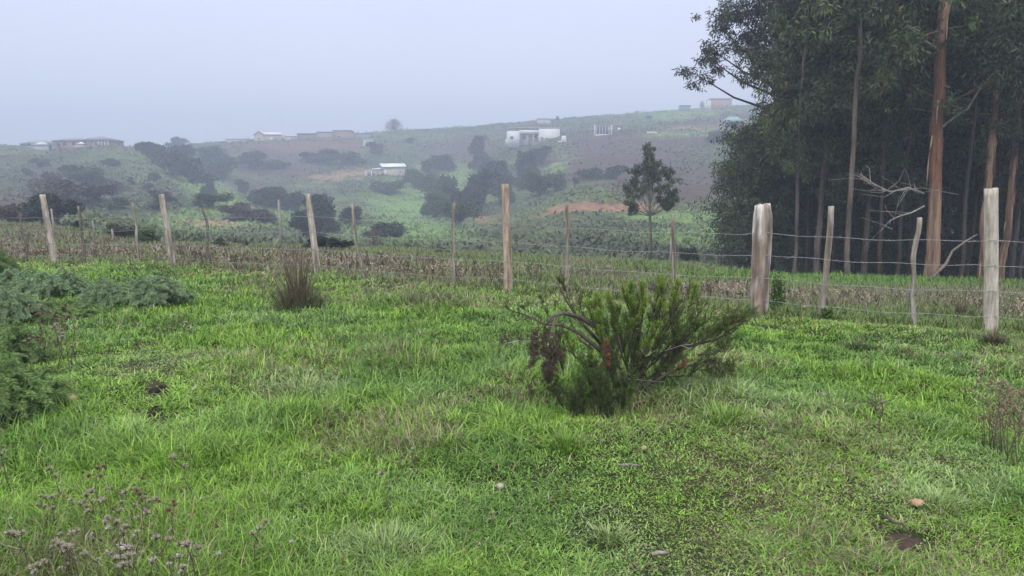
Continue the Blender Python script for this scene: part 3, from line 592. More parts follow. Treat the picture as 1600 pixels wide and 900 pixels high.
BL = [
 (240, 224, 56, 34, 'dark', 'dark round bush at the left end of the dark skyline thicket'),
 (282, 222, 52, 42, 'dark', 'dark bush in the skyline thicket, second from its left end'),
 (268, 240, 60, 36, 'dark', 'low dark bush spilling down the slope from the skyline thicket'),
 (330, 226, 50, 34, 'dark', 'dark round bush in the middle of the skyline thicket'),
 (300, 250, 70, 38, 'dark', 'wide dark bush at the lower edge of the skyline thicket'),
 (350, 242, 56, 38, 'dark', 'dark bush at the lower right of the skyline thicket'),
 (392, 238, 50, 26, 'dark', 'dark low bush just right of the skyline thicket'),
 (275, 213, 28, 16, 'dark', 'small flat-topped tree poking above the skyline thicket'),
 (130, 259, 74, 30, 'green', 'broad dull green bush above the brown scrub on the left hillside'),
 (108, 280, 84, 40, 'brown', 'big brown scrub mound on the left hillside'),
 (150, 283, 50, 32, 'brown', 'brown scrub mound right of the biggest brown mound'),
 (82, 272, 50, 30, 'brown', 'brown scrub mound left of the biggest brown mound'),
 (60, 247, 28, 13, 'green', 'small round bush below the leftmost skyline house'),
 (172, 247, 28, 13, 'green', 'small bush below the right end of the large brick house'),
 (42, 262, 16, 12, 'green', 'tiny bush at the left edge of the upper slope'),
 (184, 284, 30, 14, 'brown', 'small brownish bush right of the brown scrub mounds'),
 (205, 277, 11, 11, 'dark', 'tiny round dark bush alone on the left slope'),
 (242, 270, 22, 15, 'green', 'small leaning bush under the lower thicket edge'),
 (232, 286, 18, 13, 'brown', 'tiny brown bush in the middle of the left slope'),
 (185, 309, 30, 17, 'green', 'dull green dome bush above the second and third fence posts'),
 (250, 298, 40, 16, 'brown', 'brown flattened bush behind the top of the second pale post'),
 (248, 313, 24, 16, 'green', 'small bush right behind the second pale post'),
 (328, 300, 54, 24, 'olive', 'olive green spreading bush with a knob on top'),
 (328, 286, 22, 20, 'green', 'round knob-like bush on top of the olive spreading bush'),
 (378, 282, 28, 20, 'dark', 'dark small bush in the gully below the thicket'),
 (425, 288, 62, 36, 'dark', 'dark round bush at the head of the valley-bottom row'),
 (462, 302, 52, 30, 'dark', 'dark bush continuing the valley-bottom row to the right'),
 (490, 308, 60, 46, 'black', 'large dark bush behind the third pale post'),
 (475, 332, 56, 40, 'black', 'large dark bush at the lower left behind the third pale post'),
 (512, 332, 40, 32, 'dark', 'rounded bush at the lower right behind the third pale post'),
 (548, 325, 40, 26, 'dark', 'small dark bush behind the leaning pale stake'),
 (598, 345, 60, 28, 'dark', 'wide grey green bush on the valley floor right of the leaning stake'),
 (370, 318, 50, 26, 'brown', 'brown scrub bush between the dark valley-bottom row and the olive bush'),
 (410, 326, 52, 22, 'brown', 'brown scrub bush left of the large dark bushes'),
 (608, 280, 54, 22, 'green', 'dense bush below the cream valley house'),
 (648, 266, 30, 24, 'green', 'bush climbing beside the cream valley house on its right'),
 (668, 250, 24, 20, 'dark', 'dark bush just right of the bare patch by the valley house'),
 (485, 236, 36, 18, 'dark', 'dull bush at the left of the row below the long brown building'),
 (518, 234, 40, 22, 'dark', 'dull bush in the middle of the row below the long brown building'),
 (552, 236, 40, 20, 'dark', 'dull bush at the right of the row below the long brown building'),
 (585, 223, 34, 18, 'dark', 'dull bush under the small white hut'),
 (435, 250, 40, 14, 'green', 'faint low bush in the brown ground below the gabled house'),
 (642, 215, 18, 9, 'dark', 'tiny bush on the crest right of the dome tree'),
 (694, 240, 40, 26, 'dark', 'dull bush up the slope left of the valley trees'),
 (747, 215, 34, 40, 'dark', 'upright dark tree left below the long white building'),
 (752, 240, 40, 28, 'dark', 'dark bush at the foot of the upright dark tree'),
 (757, 212, 12, 9, 'dark', 'tiny bush between the upright tree and the white building'),
 (826, 232, 34, 48, 'dark', 'tall dark tree below the right half of the white building'),
 (848, 230, 36, 26, 'dark', 'dark bush beside the tall dark tree below the white building'),
 (775, 246, 54, 52, 'dark', 'large dusky tree in the upper middle of the valley trees'),
 (845, 265, 60, 42, 'green', 'wide green bush at the right end of the valley trees'),
 (822, 262, 36, 34, 'green', 'small green bush left of the wide green one'),
 (755, 268, 64, 56, 'dark', 'dusky tree in the centre of the valley trees'),
 (784, 275, 44, 46, 'green', 'green bush right of the centre of the valley trees'),
 (672, 268, 44, 44, 'green', 'green tree at the upper left of the valley trees'),
 (700, 278, 54, 50, 'green', 'green tree next to the upper left of the valley trees'),
 (730, 292, 48, 48, 'black', 'dark tree at the lower centre of the valley trees'),
 (682, 298, 48, 42, 'dark', 'dark tree at the lower left of the valley trees'),
 (716, 308, 56, 44, 'green', 'olive tree at the bottom of the valley trees'),
 (930, 261, 46, 20, 'dark', 'wide low bush on the bare slope left of the lone gum tree'),
 (962, 260, 44, 22, 'dark', 'low bush on the bare slope touching the lone gum tree'),
 (899, 277, 12, 11, 'dark', 'tiny round bush on the bare slope'),
 (1015, 181, 10, 6, 'dark', 'tiny bush near the crest above the pale trough'),
 (1120, 206, 40, 16, 'green', 'green shrub on the terrace below the green roof hut'),
]
for i, b in enumerate(BL):
    nm = 'tree' if 'tree' in b[5].split(' at ')[0].split(' below ')[0].split(' left ')[0].split(' in ')[0].split(' poking')[0].split(' next')[0] else 'bush'
    bush(*b, s=i, name=nm, cat=nm, group='bushes and trees on the far hillside')
# nearer bushes just beyond the brow of the field
NB = [
 (82, 306, 84, 50, 'black', 'big dark bush behind the leftmost pale post', 42, 70, 352),
 (20, 312, 60, 36, 'brown', 'brown scrub bush at the left edge beyond the field', 42, 70, 352),
 (120, 342, 18, 14, 'black', 'small dark shrub right of the first dark stake', 30, 40, 360),
 (185, 348, 56, 22, 'olive', 'low olive bush on the brow between two stakes', 28, 36, 372),
 (232, 354, 36, 26, 'bright', 'bright green rounded bush left of the second pale post', 24, 32, 384),
 (512, 366, 44, 24, 'black', 'glossy dark bush on the brow right of the third pale post', 24, 32, 391),
 (490, 370, 34, 20, 'black', 'glossy dark bush on the brow touching the third pale post', 24, 32, 391),
 (540, 374, 28, 16, 'black', 'small glossy dark bush at the right end of the brow bushes', 24, 32, 391),
 (345, 366, 24, 16, 'green', 'small green shrub on the brow right of the crooked dark stake', 24, 34, 388),
 (385, 370, 12, 10, 'dark', 'tiny dark shrub on the brow between the crooked stake and third pale post', 24, 34, 388),
 (1078, 384, 34, 34, 'dark', 'dark shrub beside the foot of the lone gum tree', 40, 56, None),
 (690, 388, 26, 8, 'green', 'flat green shrub on the brow below the straight stake', 24, 32, 398),
]
for i, b in enumerate(NB):
    bush(*b[:6], s=i + 1, dmin=b[6], dmax=b[7], foot=b[8], group='bushes along the brow of the field')
# dome-shaped leafless tree on the crest
def twig_tree(name, label, px, py, wpx, hpx, dmin, col=(.2, .17, .16), dome=False, n=90, rad=.05, dmax=470):
    x, y, z = hit(px, py, dmin, dmax); u = y / F; r_ = np.random.default_rng(int(px)); t = thing(name, label, 'tree', (x, y, z))
    Wd, Hd = wpx * u / 2, hpx * u; g = G(); f = G()
    g.tube([(0, 0, -.3), (.02 * Wd, 0, Hd * .2), (0, 0, Hd * .35)], [rad * 3, rad * 2.4, rad * 2], 7, col=col); g.obj('trunk', M_bark, t)
    for i in range(n):
        a = r_.uniform(0, 2 * np.pi); ph = r_.uniform(.05, 1.35)
        e = np.array([math.cos(a) * math.sin(ph) * Wd, math.sin(a) * math.sin(ph) * Wd, Hd * (.25 + .75 * math.cos(ph))])
        m = e * [.45, .45, .6] + r_.normal(size=3) * .06 * Hd
        pts = [np.array([0, 0, Hd * .3]), m, e]; f.tube(pts, [rad * .8, rad * .45, rad * .15], 4, cap=False, col=col)
        for k in range(5):
            b = m + (e - m) * r_.uniform(.2, 1); f.tube([b, b + r_.normal(size=3) * .14 * Hd], [rad * .25, rad * .1], 3, cap=False, col=col)
    f.obj('branches', M_bark, t, label='bare branching twigs')
    return t, Wd, Hd, f
t, Wd, Hd, f = twig_tree('dome_tree', 'dome shaped thin tree standing alone on the crest', 616, 209, 31, 22, 230, n=140, rad=.06)
g = G(); r_ = np.random.default_rng(5); n = 1500; a = r_.uniform(0, 2 * np.pi, n); ph = r_.uniform(0, 1.5, n); k = r_.uniform(.72, 1.03, n)
P = np.stack([np.cos(a) * np.sin(ph) * Wd * k, np.sin(a) * np.sin(ph) * Wd * k, Hd * (.22 + .78 * np.cos(ph) * k)], 1)
g.leaves(P, sph(n, r_), .3, .14, col=(2.2, 1.5, 1.6), r=r_); g.obj('crown', ML['dark'], t)
twig_tree('bare_shrub', 'small leafless shrub on the valley floor right of the leaning pale stake', 585, 392, 44, 34, 24, n=40, rad=.012, dmax=30)
twig_tree('skyline_tree', 'tiny slender tree on the skyline between the blue grey shed and orange house', 1097, 172, 9, 13, 230, n=60, rad=.08)
# ---------------------------------------------------------------- gum trees
def gum(seed, Ht, r0, crown0, spread, nlimb, leafn, leaf=(.25, .055), bark=0, lean=(0, 0), clump=1.0, droop=.5, top=True, extra=()):
    r_ = np.random.default_rng(seed); T = G(); Cn = G(); B = G()
    m = 44; s = np.linspace(0, 1, m)
    wob = np.cumsum(r_.normal(size=(m, 2)) * .026 * Ht / 20, 0)
    P = np.stack([lean[0] * s * Ht + wob[:, 0], lean[1] * s * Ht + wob[:, 1], s * Ht - .25], 1)
    rad = r0 * (1 - .82 * s) * (1 + .35 * np.exp(-s * 40))
    if bark == 0:   c = mixc((.21, .105, .06), (.37, .245, .155), np.clip((fbm(s * 20 + seed, s * 0, seed) - .42) * 6, 0, 1))
    elif bark == 1: c = mixc((.17, .14, .11), (.10, .08, .06), np.clip((fbm(s * 20 + seed, s * 0, seed) - .45) * 6, 0, 1))
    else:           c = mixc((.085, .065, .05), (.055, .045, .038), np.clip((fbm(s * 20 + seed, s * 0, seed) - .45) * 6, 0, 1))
    T.tube(P, rad, 12, col=c)
    V = T.V[0]; a = np.tile(np.linspace(0, 2 * np.pi, 12, endpoint=False), m); ctr = np.repeat(P, 12, 0)
    V[:m * 12] = ctr + (V[:m * 12] - ctr) * (1 + (fbm(np.cos(a) * 1.2 + seed, np.sin(a) * 1.2 + np.repeat(s, 12) * 12, seed, 3) - .5) * .3)[:, None]
    st = fbm(np.cos(a) * 2.2 + seed + np.repeat(s, 12) * 3, np.sin(a) * 2.2 + np.repeat(s, 12) * 4, seed + 3, 3); T.C[0][:m * 12] = mixc(T.C[0][:m * 12], np.array((.11, .065, .05)) if bark != 1 else np.array((.14, .11, .09)), np.clip((st - .54) * 6, 0, 1) * .8)
    if bark == 0:          # loose bark ribbons hanging on the trunk
        for i in range(26):
            f = r_.uniform(.01, .55); p = np.array([np.interp(f, s, P[:, q]) for q in range(3)]); rr = np.interp(f, s, rad); az = r_.uniform(0, 6.28); o = np.array([math.cos(az), math.sin(az), 0])
            L_ = r_.uniform(.3, 1.3); cc = np.array(((.16, .08, .05), (.42, .30, .20), (.30, .15, .09))[i % 3]); T.tube([p + o * rr * .98, p + o * (rr + .015) - [0, 0, L_ * .5], p + o * (rr + r_.uniform(.0, .07)) - [0, 0, L_]], [.02, .03, .008], 4, col=cc)
    ends = []
    for i in range(nlimb):
        f = crown0 + (1 - crown0) * (i + r_.random()) / nlimb * .97; p = np.array([np.interp(f, s, P[:, q]) for q in range(3)])
        az = i * 2.4 + r_.uniform(-.6, .6); taper = (1 - .55 * ((f - crown0) / (1 - crown0)) ** 1.5) * (.6 + .4 * min(1, (f - crown0) / .12 + .3))
        Lb = spread * taper * r_.uniform(.7, 1.15); up = r_.uniform(.3, 1.1)
        d = np.array([math.cos(az), math.sin(az), up]); d /= np.linalg.norm(d)
        q1 = p + d * Lb * .5 + r_.normal(size=3) * .12 * Lb; q2 = p + d * Lb + r_.normal(size=3) * .15 * Lb
        rb = max(.02, np.interp(f, s, rad) * .27); bc = c[int(f * (m - 1))] * .8
        B.tube([p, q1, q2], [rb, rb * .6, rb * .2], 6, cap=False, col=bc)
        ends += [(q2, 1.), (q1 * .35 + q2 * .65, .9), (q1, .6)]
        for k in range(3):
            b0 = q1 + (q2 - q1) * r_.uniform(0, .9); e = b0 + unit(r_.normal(size=3) + d * .8 + [0, 0, .25]) * Lb * r_.uniform(.25, .5)
            B.tube([b0, (b0 + e) / 2 + r_.normal(size=3) * .05 * Lb, e], [rb * .4, rb * .25, .008], 4, cap=False, col=bc); ends.append((e, 1.))
    for e in extra:        # long boughs reaching out on one side
        e = np.array(e, float); p = np.array([np.interp((e[2] - 1.6) / Ht, s, P[:, q]) for q in range(3)]); mm = (p + e) / 2 + [0, 0, -.25]; B.tube([p, mm, e], [.07, .045, .012], 6, cap=False, col=c[0] * .8); ends += [(e, .75), (e * .75 + mm * .25, .7)]
    if top: ends += [(P[-1], 1.), (P[-2], 1.), (P[-1] + [0.3, .2, .5], .8)]
    per = max(20, leafn // max(1, len(ends)))
    for e, k in ends:
        sub = 7
        for q in range(sub):
            rc = clump * k * r_.uniform(.26, .48); c0 = e + sph(1, r_)[0] * [1, 1, .8] * clump * k * r_.uniform(.2, 1.15); n = per // sub
            v = sph(n, r_) * (r_.random((n, 1)) ** .5); Pp = c0 + v * rc * [1, 1, .8]
            D = unit(v * .5 + r_.normal(size=(n, 3)) * .45 + [0, 0, -droop])
            tone = .45 + 1.5 * r_.random() ** 1.6; warm = r_.uniform(0, 1, (n, 1)) < .06
            cc = np.where(warm, [[2.2, 1.2, .9]], [[1, 1, 1]]) * tone * r_.uniform(.75, 1.3, (n, 1))
            Cn.leaves(Pp, D, leaf[0] * r_.uniform(.6, 1.2, n), leaf[1], r=r_, col=cc)
    return T, B, Cn
M_gumleaf = tinted('gum_leaf', (.050, .074, .027)); M_gumleaf2 = tinted('gum_leaf_fresh', (.095, .135, .040)); M_gumblue = tinted('gum_leaf_blue', (.045, .064, .036))
def gum_proto(args, leafmat):
    T, B, Cn = gum(**args); return T.mesh('trunk', M_bark, True), B.mesh('limbs', M_bark), Cn.mesh('crown', leafmat)
GP = {
 'big':   gum_proto(dict(seed=1, Ht=25, r0=.205, crown0=.20, spread=3.4, nlimb=22, leafn=26000, lean=(-.028, 0)), M_gumleaf),
 'tall1': gum_proto(dict(seed=2, Ht=22, r0=.085, crown0=.22, spread=2.4, nlimb=20, leafn=24000, bark=1), M_gumleaf),
 'tall2': gum_proto(dict(seed=3, Ht=24, r0=.14, crown0=.20, spread=2.8, nlimb=22, leafn=28000, bark=0), M_gumleaf),
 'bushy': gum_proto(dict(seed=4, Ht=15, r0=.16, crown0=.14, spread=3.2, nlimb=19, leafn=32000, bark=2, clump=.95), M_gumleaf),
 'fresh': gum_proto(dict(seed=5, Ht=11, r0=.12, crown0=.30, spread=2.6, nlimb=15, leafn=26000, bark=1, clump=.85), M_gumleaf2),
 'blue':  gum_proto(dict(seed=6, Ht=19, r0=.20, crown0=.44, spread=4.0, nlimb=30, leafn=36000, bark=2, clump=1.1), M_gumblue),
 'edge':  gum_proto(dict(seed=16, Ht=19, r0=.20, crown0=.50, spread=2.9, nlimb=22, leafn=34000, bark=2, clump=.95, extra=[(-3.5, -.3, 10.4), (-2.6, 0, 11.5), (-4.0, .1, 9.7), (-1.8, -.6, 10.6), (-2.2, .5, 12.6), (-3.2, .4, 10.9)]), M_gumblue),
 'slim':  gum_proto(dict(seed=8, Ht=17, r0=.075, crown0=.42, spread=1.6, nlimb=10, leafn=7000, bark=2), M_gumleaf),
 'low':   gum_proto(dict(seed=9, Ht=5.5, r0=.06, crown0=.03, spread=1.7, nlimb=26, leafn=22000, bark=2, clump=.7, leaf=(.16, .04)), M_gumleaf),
}
def put_gum(kind, x, y, label, rz=0, s=1, name='gum_tree', group='gum trees of the grove', cat='tree'):
    t = thing(name, label, cat, (x, y, H(x, y)), rz, group); t.scale = (s, s, s) if np.isscalar(s) else s
    for nm, me in zip(('trunk', 'limbs', 'crown'), GP[kind]):
        o = bpy.data.objects.new(nm, me); COL.objects.link(o); o.parent = t
    return t
def at(px, D): return tx(px, 420) * D, D
FR = [
 ('big', 1455, 24.5, 'big gum tree with an orange brown peeling trunk at the front of the grove', 0, 1),
 ('tall1', 1322, 24.5, 'slender gum tree with a straight pale grey trunk at the grove front', 2.1, 1),
 ('tall2', 1530, 25.5, 'reddish trunked gum tree just left of the smooth pale fence post', 1.0, .95),
 ('tall2', 1569, 26.2, 'reddish trunked gum tree just right of the smooth pale fence post', 3.5, .85),
 ('tall1', 1244, 27.5, 'thin leaning gum tree with a pale trunk behind the thick weathered post', 4.0, .8),
 ('slim', 1376, 27.0, 'thin dim trunked gum tree between the pale slender trunk and the big trunk', .5, 1),
 ('slim', 1498, 25.5, 'thin reddish gum sapling just right of the big orange trunk', 1.9, .95),
 ('tall1', 1640, 24.0, 'slender gum tree standing just past the right edge of the view', 5, 1),
 ('bushy', 1262, 31.0, 'bushy dark gum tree at the left front corner of the grove', .3, .92),
 ('fresh', 1275, 28.5, 'fresher green gum tree with a rounded crown in the grove front', 1.2, 1.02),
 ('fresh', 1350, 29.5, 'green leafy gum tree behind the pale slender trunk', 2.9, 1.05),
 ('bushy', 1420, 30.0, 'bushy dark gum tree left behind the big orange trunk', 4.4, .95),
 ('bushy', 1500, 30.5, 'bushy dark gum tree right behind the big orange trunk', 5.4, 1.0),
 ('fresh', 1580, 30.0, 'green leafy gum tree behind the smooth pale fence post', .8, 1.1),
 ('bushy', 1660, 28.0, 'bushy gum tree beyond the right edge of the view', 2.2, 1.0),
 ('edge', 1200, 37.0, 'large hazy gum tree reaching its boughs out over the valley at left', 0, 1.0),
 ('blue', 1290, 36.0, 'large hazy gum tree second from the left in the grove top', 4.1, 1.05),
 ('blue', 1390, 37.0, 'tall dark crowned gum tree behind the middle of the grove', 5.9, 1.1),
 ('low', 1170, 33.5, 'low leafy gum sapling at the left foot of the grove', 1, 1.15),
 ('low', 1185, 31.0, 'low leafy gum sapling behind the thick weathered post', 3, 1.0),
]
for i, (px, D, s_) in enumerate(((1262, 30, .7), (1300, 31, .8), (1398, 27, .9), (1512, 29, .85), (1600, 27, .9))):
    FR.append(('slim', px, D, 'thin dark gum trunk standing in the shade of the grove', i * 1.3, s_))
for k, px, D, lab, rz, s in FR:
    x, y = at(px, D); put_gum(k, x, y, lab, rz, s)
r_ = np.random.default_rng(77)
for D, n, lo, hi in ((33, 10, 1255, 1850), (39, 10, 1255, 1800), (46, 10, 1240, 1750), (54, 11, 1225, 1720)):
    for i in range(n):
        px = lo + (hi - lo) * (i + .5 + r_.uniform(-.3, .3)) / n; x, y = at(px, D + r_.uniform(-2.5, 2.5)); k = ('bushy', 'blue', 'tall2', 'bushy')[r_.integers(4)]
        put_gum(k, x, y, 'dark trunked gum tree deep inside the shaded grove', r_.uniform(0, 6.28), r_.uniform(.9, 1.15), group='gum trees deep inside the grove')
for D, n in ((31.5, 7), (36, 9), (44, 9)):
    for i in range(n):
        px = 1225 + (560) * (i + .5 + r_.uniform(-.3, .3)) / n; x, y = at(px, D + r_.uniform(-1.5, 1.5))
        put_gum('low', x, y, 'dark leafy undergrowth sapling in the shade under the gum trees', r_.uniform(0, 6.28), r_.uniform(.45, .9), name='sapling', group='saplings in the shade of the grove')
# lone young gum tree beyond the field
x, y, z = hit(1015, 409, 40, 60); u = y / F
t = thing('gum_tree', 'lone young gum tree with a forked airy crown beyond the field', 'tree', (x, y, z)); r_ = np.random.default_rng(12)
T = G(); B = G(); Cn = G(); q = lambda px, py, dy=0: np.array([(px - 1013) * u, dy, (407 - py) * u])
T.tube([q(1014, 414), q(1013, 360), q(1011, 318), q(1012, 280), q(1008, 240), q(1006, 226)], [.13, .10, .085, .07, .04, .02], 9, col=(.22, .19, .16)); T.obj('trunk', M_bark, t, sm=True)
for px, py, rr, dy in ((1005, 230, 10, 0), (1008, 244, 15, .3), (998, 255, 15, -.4), (1014, 258, 17, .6), (1003, 272, 20, 0), (1024, 270, 16, -.6), (990, 268, 13, .5), (1033, 262, 14, .2), (1038, 280, 15, -.3), (985, 292, 15, .4),
                       (995, 298, 12, -.7), (1044, 296, 13, .5), (979, 312, 12, -.2), (985, 324, 9, .2), (1050, 310, 11, 0), (1034, 312, 8, .3), (1036, 322, 6, 0), (1012, 286, 16, 1.), (1020, 296, 9, -1.), (990, 280, 13, .9), (1045, 312, 9, .6)):
    c0 = q(px, py, dy); rr = rr * u * .80; yb = min(py + 45, 335); j = q(1011, yb); B.tube([j, (j + c0) / 2 + [0, 0, -.15], c0], [.035, .022, .01], 5, cap=False, col=(.2, .17, .14))
    for s_ in range(8):
        cc = c0 + sph(1, r_)[0] * rr * r_.uniform(.3, 1.45); n = 70; v = sph(n, r_) * r_.random((n, 1)) ** .5
        Cn.leaves(cc + v * rr * .44, unit(v * .4 + r_.normal(size=(n, 3)) * .45 + [0, 0, -.7]), .19 * r_.uniform(.6, 1.2, n), .042, r=r_, col=np.ones((n, 3)) * r_.uniform(.8, 1.8) * r_.uniform(.8, 1.2, (n, 1)))
B.obj('limbs', M_bark, t); Cn.obj('crown', M_gumleaf, t)
# bare fallen boughs leaning in the grove
def bough(name, label, pts, D, rad, twigs=0, seed=1, col=(.34, .30, .26), cat='branch'):
    r_ = np.random.default_rng(seed); P = np.array([(tx(px, py) * (D + dd), D + dd, zat(px, py, D + dd)) for px, py, dd in pts]); o0 = P[0].copy(); P = P - o0
    t = thing(name, label, cat, o0); g = G(); g.tube(P, np.linspace(rad, rad * .35, len(P)), 8, col=col); g.obj('main_stem', M_bark, t, sm=True)
    if twigs:
        g = G()
        for i in range(twigs):
            k = r_.uniform(.1, 1) * (len(P) - 1); a = int(min(k, len(P) - 2)); b = P[a] + (P[a + 1] - P[a]) * (k - a); d = r_.normal(size=3) * [1, .6, .5] + [-.5, 0, .1]
            Lq = r_.uniform(.4, 1.3); m = b + d * .5 * Lq * .6 + r_.normal(size=3) * .1; g.tube([b, m, m + d * .4 * Lq + r_.normal(size=3) * .15], [rad * .35, rad * .2, .006], 5, cap=False, col=col)
        g.obj('twigs', M_bark, t)
bough('broken_bough', 'broken pale bough propped against the foot of the big gum tree', [(1457, 434, 0), (1478, 412, .3), (1488, 392, .5), (1510, 376, .6), (1527, 366, .8)], 24, .055, col=(.24, .20, .165))
bough('bare_branch', 'tangle of bare grey twigs hanging left of the big gum trunk', [(1443, 302, 0), (1420, 293, -.2), (1392, 300, -.4), (1368, 290, -.6), (1345, 272, -.8)], 24.3, .035, 26, 3)
bough('bare_branch', 'curved bare branch low left of the big gum trunk', [(1444, 322, 0), (1425, 332, -.2), (1405, 338, -.3), (1390, 345, -.4), (1395, 362, -.4)], 24.3, .03, 6, 4)
bough('bare_branch', 'long bare grey branch rising right from the big gum trunk', [(1473, 198, 0), (1490, 184, .2), (1512, 170, .3), (1530, 140, .4), (1548, 118, .5), (1573, 90, .8)], 24.3, .042, 5, 5, col=(.24, .21, .17))
bough('bare_branch', 'pale bare snag high left of the big gum trunk', [(1466, 78, 0), (1448, 66, -.2), (1432, 55, -.3), (1421, 40, -.4)], 24.3, .05, 2, 6)
# ---------------------------------------------------------------- meadow grass
def grass_field():
    g = G(); r_ = np.random.default_rng(3)
    NT = 96000                                       # tufts; nearer ground is sown denser
    D = 2.1 * (18 / 2.1) ** (r_.random(NT) ** .82); t = r_.uniform(-.86, .86, NT); x = t * D; y = D
    wide = r_.random(NT) < .10; x = np.where(wide & (D < 7), np.sign(t) * (.84 + .7 * r_.random(NT)) * D, x)
    fy = fence_y(x); keep = y < fy + r_.uniform(-.5, .9, NT) + .5 * (x > 1.5) ; x, y = x[keep], y[keep]
    nb = 9
    nt = len(x); tl, ta, th, tt = r_.uniform(.55, 1.5, nt), r_.uniform(0, 6.28, nt), r_.uniform(0, 1, nt), r_.uniform(.5, 1.4, nt)
    tl, ta, th, tt = (np.repeat(q, nb) for q in (tl, ta, th, tt))
    x = np.repeat(x, nb); y = np.repeat(y, nb); D = np.maximum(y, 2); n = len(x); sp = .020 * D ** .5
    az = r_.uniform(0, 2 * np.pi, n); rr = r_.random(n) ** .5; cx, cy = x, y
    x = x + np.cos(az) * rr * sp; y = y + np.sin(az) * rr * sp
    big = fbm(x * .55, y * .55, 41, 3); med = fbm(x * 1.7, y * 1.7, 42, 3); fine = fbm(cx * 6, cy * 6, 43, 2)
    px, py = px_of(x, y, np.zeros(n))
    lush = np.clip((big - .38) * 3.2, 0, 1)
    short = soft(px, py, 1150, 800, 480, 190) + soft(px, py, 250, 620, 120, 70) ; short = np.clip(short, 0, 1)
    L = .034 + .050 * lush + .06 * np.clip((med - .5) * 4, 0, 1) + .04 * (fine - .4); L *= 1 - .24 * short
    hum = soft(px, py, 690, 472, 90, 18) + soft(px, py, 625, 568, 60, 22) + soft(px, py, 1040, 610, 140, 60) * .9 + soft(px, py, 640, 690, 120, 40) * .5 + soft(px, py, 200, 850, 260, 90) * .6
    L = (L + .10 * np.clip(hum, 0, 1)) * r_.uniform(.6, 1.25, n) * tl; L = np.clip(L, .02, .28)
    bare = np.clip((fbm(x * 2.3, y * 2.3, 44, 3) - .585) * 12, 0, 1) * (.28 + .12 * short) + soft(px, py, 1418, 850, 42, 22) * 1.5 + soft(px, py, 246, 614, 26, 13) * 1.5 + soft(px, py, 240, 655, 24, 22) * .9 + soft(px, py, 900, 740, 120, 22) * .5 + soft(px, py, 1120, 790, 90, 16) * .5
    keep = r_.random(n) > bare * .93
    keep &= L > 0
    # colours
    c = mixc((.13, .265, .022), (.31, .50, .075), r_.random(n))
    c = mixc(c, (.24, .38, .13), np.clip((fbm(x * 1.1, y * 1.1, 45, 3) - .48) * 4, 0, 1) * r_.random(n))
    c = mixc(c, (.075, .175, .028), np.clip((fbm(x * 1.4, y * 1.4, 46, 3) - .52) * 6, 0, 1) * .5)
    dry = np.clip((fbm(x * 1.1, y * 1.1, 47, 4) - .50) * 7, 0, 1)
    brown = np.clip(dry * .38 + hum * .25 + np.clip((y - fence_y(x) + 1.6) / 2, 0, 1) * .5, 0, .8)
    isd = r_.random(n) < brown; c = np.where(isd[:, None], mixc((.24, .20, .11), (.34, .31, .17), r_.random(n)), c)
    isd = r_.random(n) < .035; c = np.where(isd[:, None], np.array((.42, .38, .24)), c)
    pale = (soft(px, py, 470, 605, 90, 26) + soft(px, py, 590, 850, 110, 45) + soft(px, py, 1130, 640, 110, 34) + soft(px, py, 960, 830, 80, 40) + soft(px, py, 1480, 760, 120, 60)) ; isd = r_.random(n) < pale * .6
    c = np.where(isd[:, None], mixc((.26, .38, .13), (.38, .47, .20), r_.random(n)), c)
    c = c * (r_.uniform(.8, 1.2, n) * tt)[:, None]
    W = (.0028 + .0011 * np.maximum(D - 2, 0)) * r_.uniform(.7, 1.4, n)
    lean = r_.uniform(.05, .75, n) + .45 * short; bend = r_.uniform(.2, 1.3, n)
    m = keep; P = np.stack([x, y, height(x, y) - .004], 1)
    az = np.where(r_.random(n) < th * .75, ta + r_.normal(size=n) * .5, az + r_.normal(size=n) * .6); lean = lean + .35 * th
    g.blades(P[m], az[m], lean[m], L[m], W[m], bend[m], c[m])
    g.obj('meadow_grass', M_grass, label='lush green grass covering the meadow before the fence', cat='grass', kind='stuff')
grass_field()
def herbs():      # small broad leaves hugging the ground between the grass
    g = G(); r_ = np.random.default_rng(4); n = 42000
    D = 2.1 * (9 / 2.1) ** r_.random(n); x = r_.uniform(-.8, .8, n) * D; y = D
    px, py = px_of(x, y, np.zeros(n)); d = np.clip(soft(px, py, 1150, 800, 560, 230) * .22 + .20 + (fbm(x * 2, y * 2, 51) - .5) * 1.6, 0, 1)
    k = r_.random(n) < d; x, y = x[k], y[k]; n = len(x); P = np.stack([x, y, height(x, y) + r_.uniform(.004, .03, n)], 1); az = r_.uniform(0, 6.28, n)
    Dv = unit(np.stack([np.cos(az), np.sin(az), r_.uniform(.0, .6, n)], 1)); c = mixc((.13, .24, .035), (.26, .42, .09), r_.random(n))
    g.leaves(P, Dv, (.008 + .016 * r_.random(n) ** 1.5) * (1 + (y - 2) * .12), .008 * (1 + (y - 2) * .15), N=np.tile([[0, 0, 1.]], (n, 1)) + r_.normal(size=(n, 3)) * .3, col=c, r=r_)
    g.obj('clover', M_leaf, label='low broad-leaved clover growing among the meadow grass', cat='clover', kind='stuff')
herbs()
